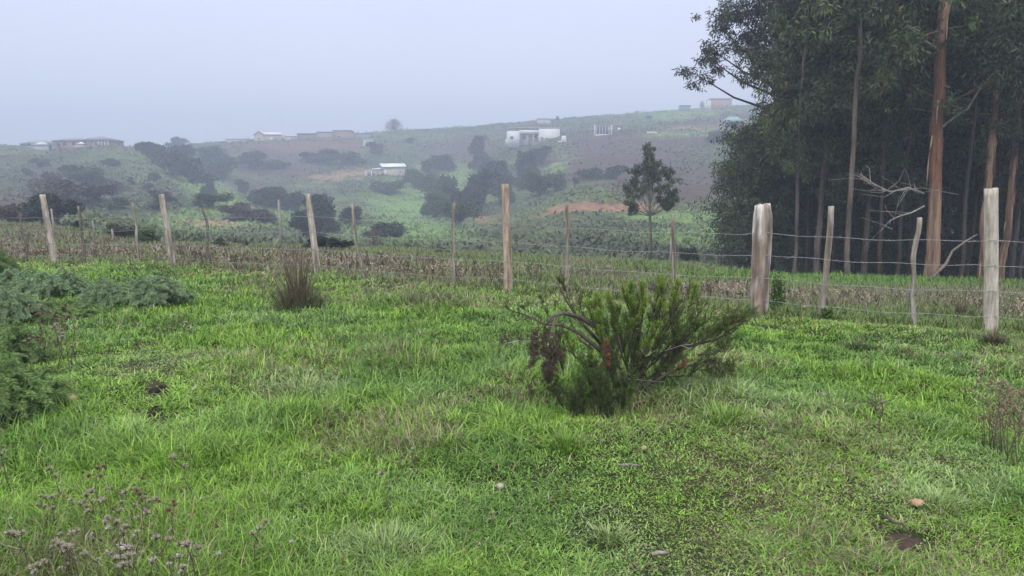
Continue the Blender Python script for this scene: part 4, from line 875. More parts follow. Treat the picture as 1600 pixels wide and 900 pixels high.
def field_beyond():
    g = G(); r_ = np.random.default_rng(5); n = 260000
    D = 6 * (40 / 6) ** r_.random(n); x = r_.uniform(-.85, .9, n) * D; y = D; fy = fence_y(x); d = y - fy
    k = (d > -.2); x, y, d, D = x[k], y[k], d[k], D[k]; n = len(x)
    b = fbm(x * .5, y * .5, 61, 3); px, py = px_of(x, y, height(x, y))
    green = np.clip(soft(px, py, 1380, 438, 420, 17) * 1.3 + .15 + (b - .47) * 3 + np.clip(1 - d / 1.2, 0, 1) * .9 * (x > 0) + soft(px, py, 1400, 500, 200, 22), 0, 1)
    berm = soft(px, py, 1400, 437, 330, 13)
    c = mixc(mixc((.27, .25, .16), (.16, .135, .09), r_.random(n)), mixc((.13, .19, .05), (.20, .28, .085), r_.random(n)), (r_.random(n) < np.clip(green + .22, 0, 1)) * 1.)
    c = np.where((r_.random(n) < berm)[:, None], mixc((.12, .25, .035), (.19, .35, .06), r_.random(n)), c)
    L = (.07 + .10 * b) * r_.uniform(.5, 1.5, n) * (1 + .5 * (d > 2)); W = .0035 + .0011 * D
    g.blades(np.stack([x, y, height(x, y) - .01], 1), r_.uniform(0, 6.28, n), r_.uniform(.05, .7, n), L, W * r_.uniform(.7, 1.3, n), r_.uniform(.1, .9, n), c * r_.uniform(.75, 1.2, (n, 1)))
    g.obj('rough_grass', M_grass, label='rough pale grass of the field beyond the fence', cat='grass', kind='stuff')
    # dead seeded weeds in a belt past the fence
    g = G(); n = 13000; x = r_.uniform(-18, 16, n); fy = fence_y(x); d = np.where(r_.random(n) < .65, r_.gamma(2.2, 1.5, n), r_.uniform(0, 14, n)) + .25; y = fy + d
    k = (fbm(x * .8, y * .5, 63, 3) + r_.normal(size=n) * .05 > .50 + .04 * (x > 1) - .05 * (d < 3)) & (np.abs(x) < .86 * y + 1) & (y < 27); x, y, d = x[k], y[k], d[k]; n = len(x)
    Hh = (.07 + .25 * r_.random(n) ** 1.8) * np.clip(1.2 - d / 16, .5, 1); z = height(x, y); W = .0035 + .0009 * y
    base_ = np.stack([x, y, z - .01], 1); c = mixc((.17, .135, .095), (.38, .32, .24), r_.random(n)); c = np.where((r_.random(n) < .2)[:, None], np.array((.09, .065, .055)), c)
    az = r_.uniform(0, 6.28, n); g.blades(base_, az, np.where(r_.random(n) < .35, r_.uniform(.5, 1.3, n), r_.uniform(0, .4, n)), Hh, W * 1.2, r_.uniform(-.2, .4, n), c)
    for k in range(5):
        hh = r_.uniform(.3, .85, n); a2 = r_.uniform(0, 6.28, n); p = base_ + np.stack([0 * x, 0 * x, Hh * hh], 1)
        g.blades(p, a2, r_.uniform(.3, 1.0, n), Hh * r_.uniform(.25, .5, n), W * .9, r_.uniform(-.4, .3, n), c)
    for k in range(3):
        p = base_ + np.stack([r_.normal(size=n) * .05, r_.normal(size=n) * .05, Hh * r_.uniform(.6, 1.0, n)], 1)
        g.leaves(p, sph(n, r_), .022 + .001 * y, .018 + .001 * y, col=c * 1.25, r=r_)
    g.obj('dead_weeds', M_dry, label='belt of brown dead seeded weeds along the far side of the fence', cat='weeds', kind='stuff')
field_beyond()
def hillside_cover():
    g = G(); r_ = np.random.default_rng(6); n = 75000
    D = 45 * (390 / 45) ** r_.random(n); x = r_.uniform(-.85, .5, n) * D; y = D; z = height(x, y)
    c = ground_colour(x, y, z); b = fbm(x * .12, y * .12, 71, 3); k = r_.random(n) < np.clip((b - .3) * 3, .15, 1); red = (c[:, 0] > c[:, 1] * 1.35); k &= ~(red & (r_.random(n) < .85)); x, y, z, c = x[k], y[k], z[k], c[k]; n = len(x)
    S = r_.uniform(.16, .5, n) * (1 + y / 200)
    for j in range(7):
        v = sph(n, r_); v[:, 2] = np.abs(v[:, 2]) * .8; P = np.stack([x, y, z - .05], 1) + v * (S * .6)[:, None] * [2.2, 1, .35]
        g.leaves(P, unit(sph(n, r_) * [1, 1, .5] + [0, 0, .3]), S * r_.uniform(.5, 1.1, n), S * .5, N=np.tile([[0, -.4, 1.]], (n, 1)) + r_.normal(size=(n, 3)) * .45, col=c * r_.uniform(.85, 1.45, (n, 1)), r=r_)
    g.obj('hillside_scrub', M_leaf, label='low tufty grass and scrub covering the far slopes', cat='scrub', kind='stuff')
hillside_cover()
def leaf_litter():
    g = G(); r_ = np.random.default_rng(9); n = 9000; D = r_.uniform(23, 40, n); x = tx(1225) * D + r_.random(n) * (D * .75); y = D
    g.leaves(np.stack([x, y, height(x, y) + .01], 1), unit(sph(n, r_) * [1, 1, .3]), .25, .07, N=np.tile([[0, 0, 1.]], (n, 1)) + r_.normal(size=(n, 3)) * .4, col=mixc((.13, .08, .05), (.06, .045, .035), r_.random(n)), r=r_)
    g.obj('leaf_litter', M_dry, label='brown fallen gum leaves on the grove floor', cat='leaf litter', kind='stuff')
leaf_litter()
# ---------------------------------------------------------------- fallen heath shrub in the middle of the meadow
def heath():
    r_ = np.random.default_rng(21); D0 = 5.15; x0 = tx(950, 640) * D0; z0 = H(x0, D0)
    t = thing('heath_shrub', 'large sprawling heath shrub with twisted stems in the middle of the meadow', 'shrub', (x0, D0, z0))
    u = D0 / F
    def q(px, py, dy=0.): 
        y = D0 + dy; return np.array([tx(px, py) * y - x0, dy, zat(px, py, y) - z0])
    W = G(); F1 = G(); F2 = G(); F3 = G(); F4 = G()
    def plume(g, a, b, n, c0, c1, ln=.015, wd=.0022, spread=.011, grad=True):
        """needles packed round a twig from a to b"""
        f = r_.random(n); P = a + (b - a) * f[:, None]; ax = unit((b - a)[None])[0]; v = unit(r_.normal(size=(n, 3))); v = unit(v - ax * (v @ ax)[:, None])
        Dv = unit(v * .75 + ax * .85); c = mixc(c0, c1, np.clip(f * .7 + r_.random(n) * .4, 0, 1) if grad else r_.random(n)) * r_.uniform(.7, 1.3, (n, 1))
        g.leaves(P + v * spread * .3, Dv, ln * r_.uniform(.7, 1.4, n) * (1 - .3 * f), wd, r=r_, col=c)
    dk0, dk1 = (.06, .08, .028), (.15, .20, .05); br0, br1 = (.11, .17, .03), (.28, .43, .05); de0, de1 = (.07, .05, .04), (.15, .11, .075); og0, og1 = (.20, .085, .04), (.34, .16, .08)
    def fan(g, a, b, k, L, n, c0, c1, sprd=.5, up=.6, rad=.006, **kw):
        """a leafy branch a->b carrying k upright side shoots of length L"""
        m = (a + b) / 2 + r_.normal(size=3) * .02; W.tube([a, m, b], [rad, rad * .7, rad * .3], 5, cap=False, col=(.09, .07, .055))
        ax = unit((b - a)[None])[0]
        for i in range(k):
            f = r_.uniform(.15, 1); p = (a + (m - a) * f * 2) if f < .5 else (m + (b - m) * (f * 2 - 1))
            d = unit((ax * .7 + r_.normal(size=3) * sprd + np.array([0, 0, up]))[None])[0]; e = p + d * L * r_.uniform(.5, 1.15)
            mm = (p + e) / 2 + r_.normal(size=3) * L * .09 - [0, 0, L * .05]; W.tube([p, mm, e], [.0022, .0016, .001], 3, cap=False, col=(.08, .065, .045))
            n2 = int(n * r_.uniform(.3, .6)); plume(g, p + (mm - p) * .25, mm, n2 // 2, c0, mixc(c0, c1, .5), **kw); plume(g, mm, e, n2, mixc(c0, c1, .4), c1, **kw)
            for j in range(2):
                s_ = p + (e - p) * r_.uniform(.3, .8); e2 = s_ + unit((d + r_.normal(size=3) * .35)[None])[0] * L * r_.uniform(.25, .5); plume(g, s_, e2, n // 2, c0, c1, **kw)
    root = q(975, 625); root2 = q(940, 630, -.1)
    # stout twisted stems
    bk = (.12, .095, .08)
    W.tube([root + [0, 0, -.05], q(960, 590), q(950, 540, -.05), q(930, 510, -.1), q(905, 495, -.15), q(880, 489, -.15), q(862, 495, -.2), q(850, 512, -.2)], [.024, .022, .020, .018, .015, .013, .010, .006], 8, col=bk)
    W.tube([q(950, 560, -.05), q(935, 545, -.1), q(905, 520, -.15), q(878, 508, -.1), q(850, 506, 0), q(820, 492, .1), q(790, 482, .15)], [.018, .016, .013, .010, .008, .006, .003], 7, col=bk)
    W.tube([q(870, 490, -.15), q(858, 530, -.2), q(868, 545, -.2), q(855, 590, -.25)], [.008, .007, .005, .003], 5, col=(.22, .17, .14))
    W.tube([q(925, 545, -.1), q(905, 530, -.2), q(890, 500, -.2), q(912, 508, -.18)], [.008, .007, .006, .004], 5, col=(.22, .17, .14))
    W.tube([root, q(990, 590), q(1010, 560, .05), q(1060, 545, .1), q(1120, 530, .15), q(1165, 500, .15)], [.022, .019, .015, .012, .008, .004], 7, col=bk)
    W.tube([root, q(985, 590), q(990, 550), q(1000, 500, .1), q(1010, 460, .1)], [.02, .016, .012, .008, .004], 7, col=bk)
    W.tube([root, q(1000, 610), q(1050, 580, -.1), q(1100, 565, -.1), q(1135, 580, -.1)], [.015, .012, .009, .006, .003], 6, col=bk)
    W.tube([q(870, 440, .1), q(885, 470, .1), q(905, 500, .05), q(950, 550, 0)], [.004, .007, .010, .014], 6, col=bk)
    for i in range(16):      # thin bare twigs
        a = q(r_.uniform(880, 1080), r_.uniform(510, 590), r_.uniform(-.25, .1)); W.tube([a, a + r_.normal(size=3) * [.06, .03, .04], a + r_.normal(size=3) * [.12, .05, .06]], [.003, .0025, .0015], 4, cap=False, col=(.30, .27, .24))
    # upright dark fans on the right and centre
    for (a, b, k) in (((990, 590), (1000, 470), 16), ((1000, 580), (1035, 450), 18), ((1010, 570), (1075, 460), 18), ((1020, 570), (1105, 470), 14), ((985, 590), (960, 480), 16), ((975, 590), (925, 485), 14),
                      ((1040, 560), (1120, 495), 14), ((1080, 545), (1150, 490), 16), ((1110, 535), (1172, 487), 15), ((1060, 560), (1050, 480), 14), ((1000, 600), (1070, 560), 12), ((1030, 590), (1110, 560), 12), ((1090, 555), (1130, 540), 8),
                      ((960, 600), (940, 540), 10), ((1010, 590), (990, 520), 14), ((970, 560), (980, 500), 12), ((1040, 580), (1060, 530), 12), ((985, 610), (1040, 520), 14), ((950, 600), (965, 520), 12), ((1015, 600), (1085, 520), 14), ((935, 610), (915, 560), 9), ((970, 620), (1000, 560), 12)):
        for dy in (-.12, .12): fan(F1, q(*a, dy * .5), q(b[0] + r_.uniform(-8, 8), b[1] + r_.uniform(-6, 10), dy + r_.uniform(-.1, .1)), int(k * 1.6), .11, 66, dk0, dk1)
    # bright new growth
    for (a, b, k) in (((970, 540), (950, 470), 14), ((960, 550), (920, 480), 12), ((1000, 520), (1005, 452), 14), ((1030, 500), (1035, 445), 10), ((940, 520), (930, 470), 10), ((1075, 480), (1085, 455), 6), ((1000, 500), (975, 462), 10), ((1000, 560), (1020, 520), 6), ((985, 530), (985, 455), 12), ((1050, 490), (1060, 448), 9), ((945, 560), (935, 505), 10), ((1010, 540), (1040, 490), 8), ((900, 560), (885, 530), 8), ((880, 580), (875, 548), 8)):
        for dy in (-.15, .2): fan(F2, q(*a, dy), q(*b, dy + r_.uniform(-.1, .1)), int(k * 1.6), .085, 62, br0, br1, sprd=.35, up=.9)
    # wispy left crown, the tall spire and low left sprays
    for (a, b, k, L) in (((905, 500), (880, 440), 9, .05), ((893, 480), (872, 432), 8, .045), ((900, 500), (845, 470), 8, .06), ((850, 506), (815, 480), 7, .06), ((860, 500), (845, 470), 6, .05), ((820, 492), (785, 478), 5, .04), ((905, 490), (900, 455), 7, .06), ((880, 500), (860, 520), 8, .06), ((925, 500), (905, 470), 9, .07), ((870, 520), (830, 540), 6, .06)):
        fan(F1, q(*a, .02), q(*b, .05), k, L, 45, dk0, dk1, rad=.003)
    for (a, b) in (((840, 530), (775, 530)), ((800, 532), (778, 540))): fan(F4, q(*a, -.05), q(*b, -.1), 8, .045, 30, de0, de1, rad=.004, up=.1)
    W.tube([q(845, 525, 0), q(815, 532, -.05), q(785, 538, -.1)], [.006, .005, .003], 5, col=(.4, .37, .33))
    # hanging dead foliage at left
    for i in range(34):
        a = q(r_.uniform(830, 880), r_.uniform(505, 592), -.2 + r_.uniform(-.12, .12)); b = a + np.array([r_.uniform(-.03, .03), r_.uniform(-.03, .03), -r_.uniform(.08, .2)]); fan(F4, a, b, 8, .055, 50, de0, de1, sprd=.6, up=-.3, rad=.003)
    # rust coloured dead sprigs
    for (a, b, k) in (((952, 590), (946, 525), 10), ((950, 600), (948, 560), 8), ((940, 600), (938, 570), 6)): fan(F3, q(*a, -.24), q(*b, -.26), k, .045, 60, og0, og1, rad=.004)
    fan(F3, q(1050, 575, -.2), q(1070, 565, -.22), 6, .04, 40, og0, og1, rad=.003)
    # low front clumps rising out of the grass
    for i in range(30):
        a = q(r_.uniform(885, 990), 655, r_.uniform(-.60, -.15)); a[2] = .02; b = a + np.array([r_.uniform(-.08, .08), r_.uniform(-.05, .05), r_.uniform(.16, .34)]); fan(F1 if i % 3 else F2, a, b, 15, .085, 60, *((dk0, (.075, .125, .03)) if i % 3 else (br0, (.11, .19, .035))), up=.9, sprd=.4, rad=.004)
    for i in range(16):
        a = q(r_.uniform(1110, 1145), 560, r_.uniform(-.1, .1)); b = a + np.array([r_.uniform(-.04, .04), 0, -r_.uniform(.03, .10)]); fan(F1, a, b, 5, .05, 40, dk0, dk1, up=-.1, rad=.003)
    W.obj('stems', M_bark, t, label='twisted grey brown stems')
    F1.obj('dark_foliage', M_needle, t, label='dark green needle foliage'); F2.obj('fresh_foliage', M_needle, t, label='bright yellow green new shoots')
    F3.obj('rusty_foliage', M_needle, t, label='rust brown dead sprigs'); F4.obj('dead_foliage', M_needle, t, label='dull brown hanging dead foliage')
heath()
# ---------------------------------------------------------------- feathery grey-green herbs at the left
def feathery(seed, tone=(.19, .30, .13), tone2=(.38, .48, .27), n=170, L=.42):
    """unit mound 1 m wide of arching feathery fronds"""
    r_ = np.random.default_rng(seed); S = G(); Fo = G()
    for i in range(n):
        a = r_.uniform(0, 6.28); rad = r_.random() ** .6 * .45; p = np.array([math.cos(a) * rad, math.sin(a) * rad, 0]); a2 = a + r_.normal() * .7
        h = .40 * (1 - rad * 1.3) * r_.uniform(.6, 1.2); d = np.array([math.cos(a2), math.sin(a2), 0]); LL = L * r_.uniform(.5, 1)
        q1 = p * .8 + [0, 0, h * .8] ; q2 = q1 + d * LL * .35 + [0, 0, .10 * r_.random()]; q3 = q2 + d * LL * .35 + [0, 0, -.12 * r_.random()]
        P = np.array([p * .6, q1, q2, q3]); S.tube(P, [.006, .005, .003, .002], 4, cap=False, col=(.12, .16, .09))
        m = 185; f = r_.random(m) * 2.1 + .9; k = np.minimum(f.astype(int), 2); pt = P[k] + (P[k + 1] - P[k]) * (f - k)[:, None]; ax = unit(P[k + 1] - P[k])
        sd = unit(np.cross(ax, [0, 0, 1.]) ) * np.where(r_.random(m) < .5, -1, 1)[:, None]; Dv = unit(sd + ax * .6 + r_.normal(size=(m, 3)) * .25)
        c = mixc(tone, tone2, r_.random(m)) * r_.uniform(.7, 1.15)
        Fo.leaves(pt, Dv, .055 * r_.uniform(.5, 1.2, m), .0062, r=r_, col=c)
    return S, Fo
fprot = []
for s in range(3):
    S, Fo = feathery(200 + s); fprot.append((S.mesh('stems', M_dry), Fo.mesh('fronds', M_grass)))
S, Fo = feathery(210, (.13, .22, .055), (.30, .43, .14), 190); fprot.append((S.mesh('stems', M_dry), Fo.mesh('fronds', M_grass)))
def feather(px, py, wpx, hpx, k, label, rz):
    """py = foot row"""
    x, y, z = hit(px, py); u = y / F; t = thing('feathery_herb', label, 'herb', (x, y, z - .02), rz, 'feathery herbs at the left of the meadow'); w_ = wpx * u / 1.0
    t.scale = (w_, w_, hpx * u / .34)
    for nm, me in zip(('stems', 'fronds'), fprot[k]): o = bpy.data.objects.new(nm, me); COL.objects.link(o); o.parent = t
for a in ((170, 482, 90, 40, 0, 'grey green feathery mound, left half of the pair in open grass', .4), (235, 480, 110, 44, 1, 'grey green feathery mound, right half of the pair in open grass', 2.), (280, 476, 60, 22, 2, 'small thin feathery spray at the right end of the pair', 1.),
          (30, 466, 90, 42, 1, 'pale feathery mound at the left edge of the meadow', 3.), (85, 470, 110, 44, 2, 'pale feathery mound next to the left edge, before the first pale post', 5.), (20, 500, 90, 42, 0, 'green feathery mound below the pale mounds at the left edge', .9), (95, 500, 100, 30, 3, 'low green feathery mound beneath the pale mounds', 2.2),
          (-10, 430, 70, 36, 3, 'dark green feathery clump at the left edge beside the fence', 1.5),
          (5, 570, 130, 60, 3, 'deep green feathery clump at the left edge, upper one of two near ones', .2), (4, 648, 170, 82, 3, 'large deep green feathery clump at the left edge, nearest to the camera', 2.6)):
    feather(*a)
# ---------------------------------------------------------------- dry tussocks
def tussock(px, py, wpx, hpx, label, seed, n=900, cols=((.13, .15, .06), (.20, .16, .10)), name='dry_tussock', tall=14):
    r_ = np.random.default_rng(seed); x, y, z = hit(px, py); u = y / F; t = thing(name, label, 'tussock', (x, y, z)); g = G(); Wd = wpx * u / 2; Hh = hpx * u
    a = r_.uniform(0, 6.28, n); rr = r_.random(n) ** .6 * Wd * .75; P = np.stack([np.cos(a) * rr, np.sin(a) * rr, 0 * a - .01], 1)
    g.blades(P, a + r_.normal(size=n) * .5, rr / Wd * .7 + r_.uniform(0, .25, n), Hh * r_.uniform(.25, .85, n), .006 + 0 * a + .0006 * y, r_.uniform(.1, .7, n), mixc(cols[0], cols[1], r_.random(n)) * r_.uniform(.6, 1.3, (n, 1)))
    g.obj('blades', M_grass, t)
    if not tall: return
    g = G(); a = r_.uniform(0, 6.28, tall * 4); m = len(a)
    g.blades(np.stack([np.cos(a) * Wd * .2, np.sin(a) * Wd * .2, 0 * a], 1), a, r_.uniform(0, .35, m), Hh * r_.uniform(.8, 1.3, m), .005 + 0 * a + .0003 * y, r_.uniform(-.1, .4, m), np.tile([[.16, .12, .09]], (m, 1)))
    g.obj('stalks', M_dry, t, label='tall thin dead stalks')
tussock(467, 482, 96, 88, 'brown green spiky tussock below the third pale post', 31, 330, ((.15, .16, .07), (.22, .175, .12)), tall=30)
tussock(1552, 538, 36, 30, 'small dry tussock at the foot of the smooth pale post', 32, 300, tall=4)
tussock(1030, 458, 44, 26, 'dry brown tussock just behind the heath shrub by the fence', 33, 300, ((.17, .12, .08), (.22, .16, .12)))
tussock(1340, 548, 46, 26, 'low dark tussock in the meadow between the two thick posts', 34, 350, ((.06, .12, .04), (.14, .15, .07)), tall=2)
tussock(1500, 498, 50, 30, 'dry weed tussock at the fence left of the smooth pale post', 35, 350)
tussock(690, 478, 110, 26, 'low wide browned tussock in the grass right of the third pale post', 36, 800, ((.09, .14, .045), (.17, .14, .09)), tall=6)
tussock(625, 578, 110, 34, 'olive brown tussock in the middle of the meadow', 37, 700, ((.10, .15, .05), (.19, .16, .10)), tall=3)
for i, (px, py, w_, h_) in enumerate(((600, 868, 120, 60), (955, 850, 80, 30), (470, 615, 110, 36), (1460, 795, 120, 44), (1130, 660, 110, 40), (885, 700, 90, 36), (330, 700, 110, 40), (760, 560, 120, 34))):
    tussock(px, py, w_, h_, ('pale long-bladed grass clump near the bottom edge left of centre', 'pale long-bladed grass clump on the bare patch below the heath shrub', 'pale bleached grass clump in the left middle of the meadow', 'pale bleached grass clump at the right beyond the flat brown stone', 'pale lush grass clump right of the heath shrub base', 'lush grass clump in front of the heath shrub', 'lush grass clump between the dark clods and the dead flowers', 'lush grass clump left of the heath shrub')[i], 50 + i, 260,
            ((.24, .36, .09), (.42, .50, .24)) if i < 4 else ((.13, .25, .03), (.27, .42, .08)), name='grass_clump', tall=0)
# leafy green climber at the thick post, small sprig at the stake
def sprig(px, py, wpx, hpx, label, seed, n=420):
    r_ = np.random.default_rng(seed); x, y, z = hit(px, py, 5, 12); u = y / F; y -= .12; t = thing('leafy_plant', label, 'plant', (x, y, H(x, y))); S = G(); L_ = G()
    for i in range(12):
        a = r_.uniform(0, 6.28); e = np.array([math.cos(a) * wpx * u * .45, math.sin(a) * wpx * u * .3, hpx * u * r_.uniform(.4, 1.)]) * [r_.random(), 1, 1]; S.tube([(0, 0, -.02), e * .5 + r_.normal(size=3) * .02, e], [.005, .004, .002], 4, cap=False, col=(.13, .14, .07))
        m = n // 12; f = r_.uniform(.15, 1, m)[:, None]; L_.leaves(e * f + r_.normal(size=(m, 3)) * .025, unit(sph(m, r_) + [0, 0, .3]), .045 * r_.uniform(.6, 1.3, m), .028, r=r_, col=mixc((.05, .11, .025), (.16, .26, .05), r_.random(m)))
    S.obj('stems', M_dry, t); L_.obj('leaves', M_leaf, t)
sprig(1208, 486, 34, 62, 'leafy green plant climbing at the foot of the thick weathered post', 41, 700)
sprig(1285, 500, 20, 26, 'small dark leafy sprig at the foot of the leaning brown stake', 42, 200)
sprig(1262, 476, 22, 18, 'small green sprig between the thick post and the leaning stake', 43, 150)
# ---------------------------------------------------------------- dead flower stalks
def stalk_proto(seed, Ht, nh, headc, col=(.12, .10, .07)):
    r_ = np.random.default_rng(seed); t = thing('dead_flower', 'small dry flower stalk with pale heads', 'dead flower', (0, 0, -50)); S = G(); top = np.array([r_.normal() * .03, r_.normal() * .03, Ht])
    P = np.array([(0, 0, -.02), top * .35 + r_.normal(size=3) * .006, top * .7 + r_.normal(size=3) * .008, top]); S.tube(P, [.0028, .0024, .002, .0015], 5, col=col); ends = [top]
    for i in range(nh - 1):
        f = r_.uniform(.72, .95); b = top * f; e = b + np.array([r_.normal() * .035, r_.normal() * .035, r_.uniform(.02, .07)]); S.tube([b, e], [.0016, .0012], 4, col=col); ends.append(e)
    for i in range(9):       # shrivelled stem leaves
        f = r_.uniform(.1, .85); S.leaves([top * f], unit(r_.normal(size=(1, 3)) * [1, 1, .5]), .03, .006, col=col)
    S.obj('stem', M_dry, t)
    for e in ends:
        g = G(); n = 46; v = sph(n, r_); v[:, 2] = np.abs(v[:, 2]) * .8 + .1; R_ = .0115 * r_.uniform(.7, 1.3)
        # dark cup below, pale ragged fluff above
        g.leaves(np.tile(e, (n, 1)) + r_.normal(size=(n, 3)) * .001, unit(v), R_ * r_.uniform(.9, 1.5, n), .0042, r=r_, col=np.array(headc) * r_.uniform(.7, 1.2, (n, 1)))
        v2 = v * [1, 1, -.6]; g.leaves(np.tile(e, (16, 1)), unit(v2[:16]), R_ * .8, .004, r=r_, col=np.array(col))
        g.obj('seed_head', M_dry, t)
    return t
PALE = (.46, .41, .31); BR = (.27, .19, .12)
protos = [stalk_proto(301, .22, 3, PALE), stalk_proto(302, .16, 2, PALE), stalk_proto(303, .28, 4, BR), stalk_proto(304, .12, 1, (.6, .55, .5)), stalk_proto(305, .34, 5, BR)]
used = set(); r_ = np.random.default_rng(66)
def put_stalk(k, px, py, label, group, s=1.):
    """py = row of the head top; the foot is found from the stalk height"""
    p = protos[k]; Ht = (.22, .16, .28, .12, .34)[k] * s
    x, y, z = hit(px, py)
    for _ in range(6):           # walk the foot towards the camera so that the head lands on the row
        zt = H(x, y) + Ht * .97; r0 = ray(px, py); y = (zt - EYE) / (r0[2] / r0[1]); x = y * r0[0] / r0[1]
    z = H(x, y); rz = r_.uniform(0, 6.28)
    if k in used: return dup(p, (x, y, z), rz, s, label, group)
    used.add(k); p.location = (x, y, z); p.rotation_euler = (0, 0, rz); p.scale = (s, s, s); p['label'] = label; p['group'] = group; return p
GL = 'dead flower stalks at the lower left'
for k, px, py, s, lab in ((0, 15, 706, 1., 'single pale flat dead flower at the left edge above the other dead flowers'), (2, 150, 738, 1., 'tall dead flower with dark brown heads, topmost in the lower left patch'),
                          (2, 222, 766, .95, 'tall dead flower with a clustered brown head in the lower left patch centre'), (1, 292, 732, 1.2, 'dead flower with two tan heads at the upper right of the lower left patch'),
                          (2, 262, 788, .9, 'dead flower with brown heads beside the clustered brown head'), (0, 314, 846, 1.1, 'pale twin-headed dead flower at the right end of the lower left patch'),
                          (0, 395, 822, 1., 'dead flower alone right of the lower left patch'), (3, 178, 858, 1.5, 'egg-shaped pale dead bud low in the lower left patch')):
    put_stalk(k, px, py, lab, GL, s)
for i in range(64):
    px = r_.normal(165, 85); py = r_.uniform(775, 893); k = int(r_.choice([0, 1, 3, 3, 1]))
    if px < 3 or px > 345: continue
    put_stalk(k, px, py, 'small pale dead flower in the crowded lower left patch', GL, r_.uniform(.8, 1.2))
for i in range(13):
    put_stalk(int(r_.choice([0, 2, 1])), r_.uniform(45, 130), r_.uniform(478, 540), 'dead flower stalk in the brownish patch beside the feathery herbs at left', 'dead flower stalks beside the feathery herbs', r_.uniform(1., 1.5))
for i in range(7):
    put_stalk(int(r_.choice([0, 3])), r_.uniform(235, 305), r_.uniform(488, 520), 'small dead flower stalk below the feathery pair in open grass', 'dead flower stalks below the feathery pair', r_.uniform(.9, 1.5))
for i, (px, py) in enumerate(((603, 765), (648, 700), (92, 745), (455, 855), (1378, 640), (1383, 618))):
    put_stalk((1, 3)[i % 2], px, py, ('lone dead flower in the grass left of the white stone', 'tiny dead flower in the grass between the shrub and dark ground patch', 'dead flower at the left above the crowded patch', 'dead flower near the bottom edge right of the crowded patch', 'lone thin dead flower right of the heath shrub, lower one', 'lone thin dead flower right of the heath shrub, upper one')[i], 'scattered dead flower stalks')
# dead weed clump at the right edge
x, y, z = hit(1576, 716); t = thing('dead_weed', 'tall clump of dead brown branching weeds at the right edge of the meadow', 'weed', (x, y, z)); r_ = np.random.default_rng(90); S = G(); heads = []
for i in range(24):
    b = np.array([r_.normal() * .055, r_.normal() * .08, 0]); Ht = r_.uniform(.25, .44); tp = b * 1.4 + [r_.normal() * .05, r_.normal() * .04, Ht]; S.tube([b, (b + tp) / 2 + r_.normal(size=3) * .012, tp], [.0024, .002, .0012], 5, col=(.20, .155, .12))
    for j in range(9):
        f = r_.uniform(.35, .98); s0 = b + (tp - b) * f; e = s0 + np.array([r_.normal() * .045, r_.normal() * .045, r_.uniform(.02, .06)]); S.tube([s0, e], [.0018, .001], 4, cap=False, col=(.15, .11, .085))
        if f > .75: heads.append(e)
    if Ht > .33: heads.append(tp)
S.obj('stems', M_dry, t)
for e in heads:
    g = G(); v = sph(36, r_); g.leaves(np.tile(e, (36, 1)), v, .013 * r_.uniform(.7, 1.3, 36), .006, r=r_, col=np.array((.38, .29, .20)) * r_.uniform(.6, 1.2, (36, 1))); g.obj('seed_head', M_dry, t)
def weed(px, py, Ht, label, seed, n=5, grp='thin bare weeds by the fence'):
    r_ = np.random.default_rng(seed); x, y, z = hit(px, py); t = thing('bare_weed', label, 'weed', (x, y, z), group=grp); S = G()
    for i in range(n):
        b = np.array([r_.normal() * .04, r_.normal() * .04, -.02]); tp = b * 1.6 + [r_.normal() * .04, 0, Ht * r_.uniform(.6, 1)]; S.tube([b, (b + tp) / 2 + r_.normal(size=3) * .02, tp], [.005, .004, .002], 4, col=(.13, .10, .08))
        for j in range(6): s0 = b + (tp - b) * r_.uniform(.3, 1); S.tube([s0, s0 + np.array([r_.normal() * .06, r_.normal() * .05, r_.uniform(.02, .08)])], [.003, .0015], 4, cap=False, col=(.13, .10, .08))
    S.obj('stems', M_dry, t)
weed(247, 478, .25, 'thin dark bare weed before the feathery pair', 1); weed(350, 478, .30, 'single thin upright dead weed left of the brown green tussock', 2, 2)
weed(318, 418, .45, 'dark bare weed at the foot of the crooked dark stake', 3, 5); weed(460, 412, .6, 'twiggy dead weed rising behind the brown green tussock', 4, 8); weed(845, 445, .35, 'twiggy bare weed just right of the tall tan post', 5, 5)
weed(1450, 505, .3, 'small dark weed at the fence between the gnarly stake and smooth pale post', 6, 4); weed(1370, 655, .25, 'thin dark weed alone right of the heath shrub', 7, 3)
# ---------------------------------------------------------------- stones, wood, bare patches
def stone(px, py, wpx, hpx, col, label, seed, rise=.35):
    r_ = np.random.default_rng(seed); x, y, z = hit(px, py); u = y / F; g = G(); n = 14; m = 8
    th = np.linspace(0, np.pi, m); ph = np.linspace(0, 2 * np.pi, n, endpoint=False); T_, Pp = np.meshgrid(th, ph, indexing='ij'); V = np.stack([np.sin(T_) * np.cos(Pp), np.sin(T_) * np.sin(Pp), np.cos(T_)], -1).reshape(-1, 3)
    V = V * (1 + (fbm(V[:, 0] * 1.5 + seed, V[:, 1] * 1.5 + V[:, 2], seed, 3) - .5) * .6)[:, None] * [wpx * u / 2, wpx * u * .4, hpx * u * .75]; I = np.arange(n * m).reshape(m, n)
    Q = np.stack([I[:-1], I[1:], np.roll(I, -1, 1)[1:], np.roll(I, -1, 1)[:-1]], -1).reshape(-1, 4); g.add(V, Q, col=col)
    g.obj('stone', M_stone, label=label, cat='stone', loc=(x, y, z + hpx * u * rise + .015), sm=True)
stone(112, 630, 17, 11, (.50, .36, .20), 'tan stone in the grass at left beside the deep green clump', 1)
stone(781, 770, 15, 7, (.40, .35, .30), 'pale pinkish stone in the grass below the heath shrub', 2)
stone(1432, 799, 24, 9, (.42, .28, .17), 'flat brown stone in the grass at the lower right', 3)
stone(1006, 706, 9, 6, (.38, .30, .18), 'small yellowish stone just below the heath shrub', 4)
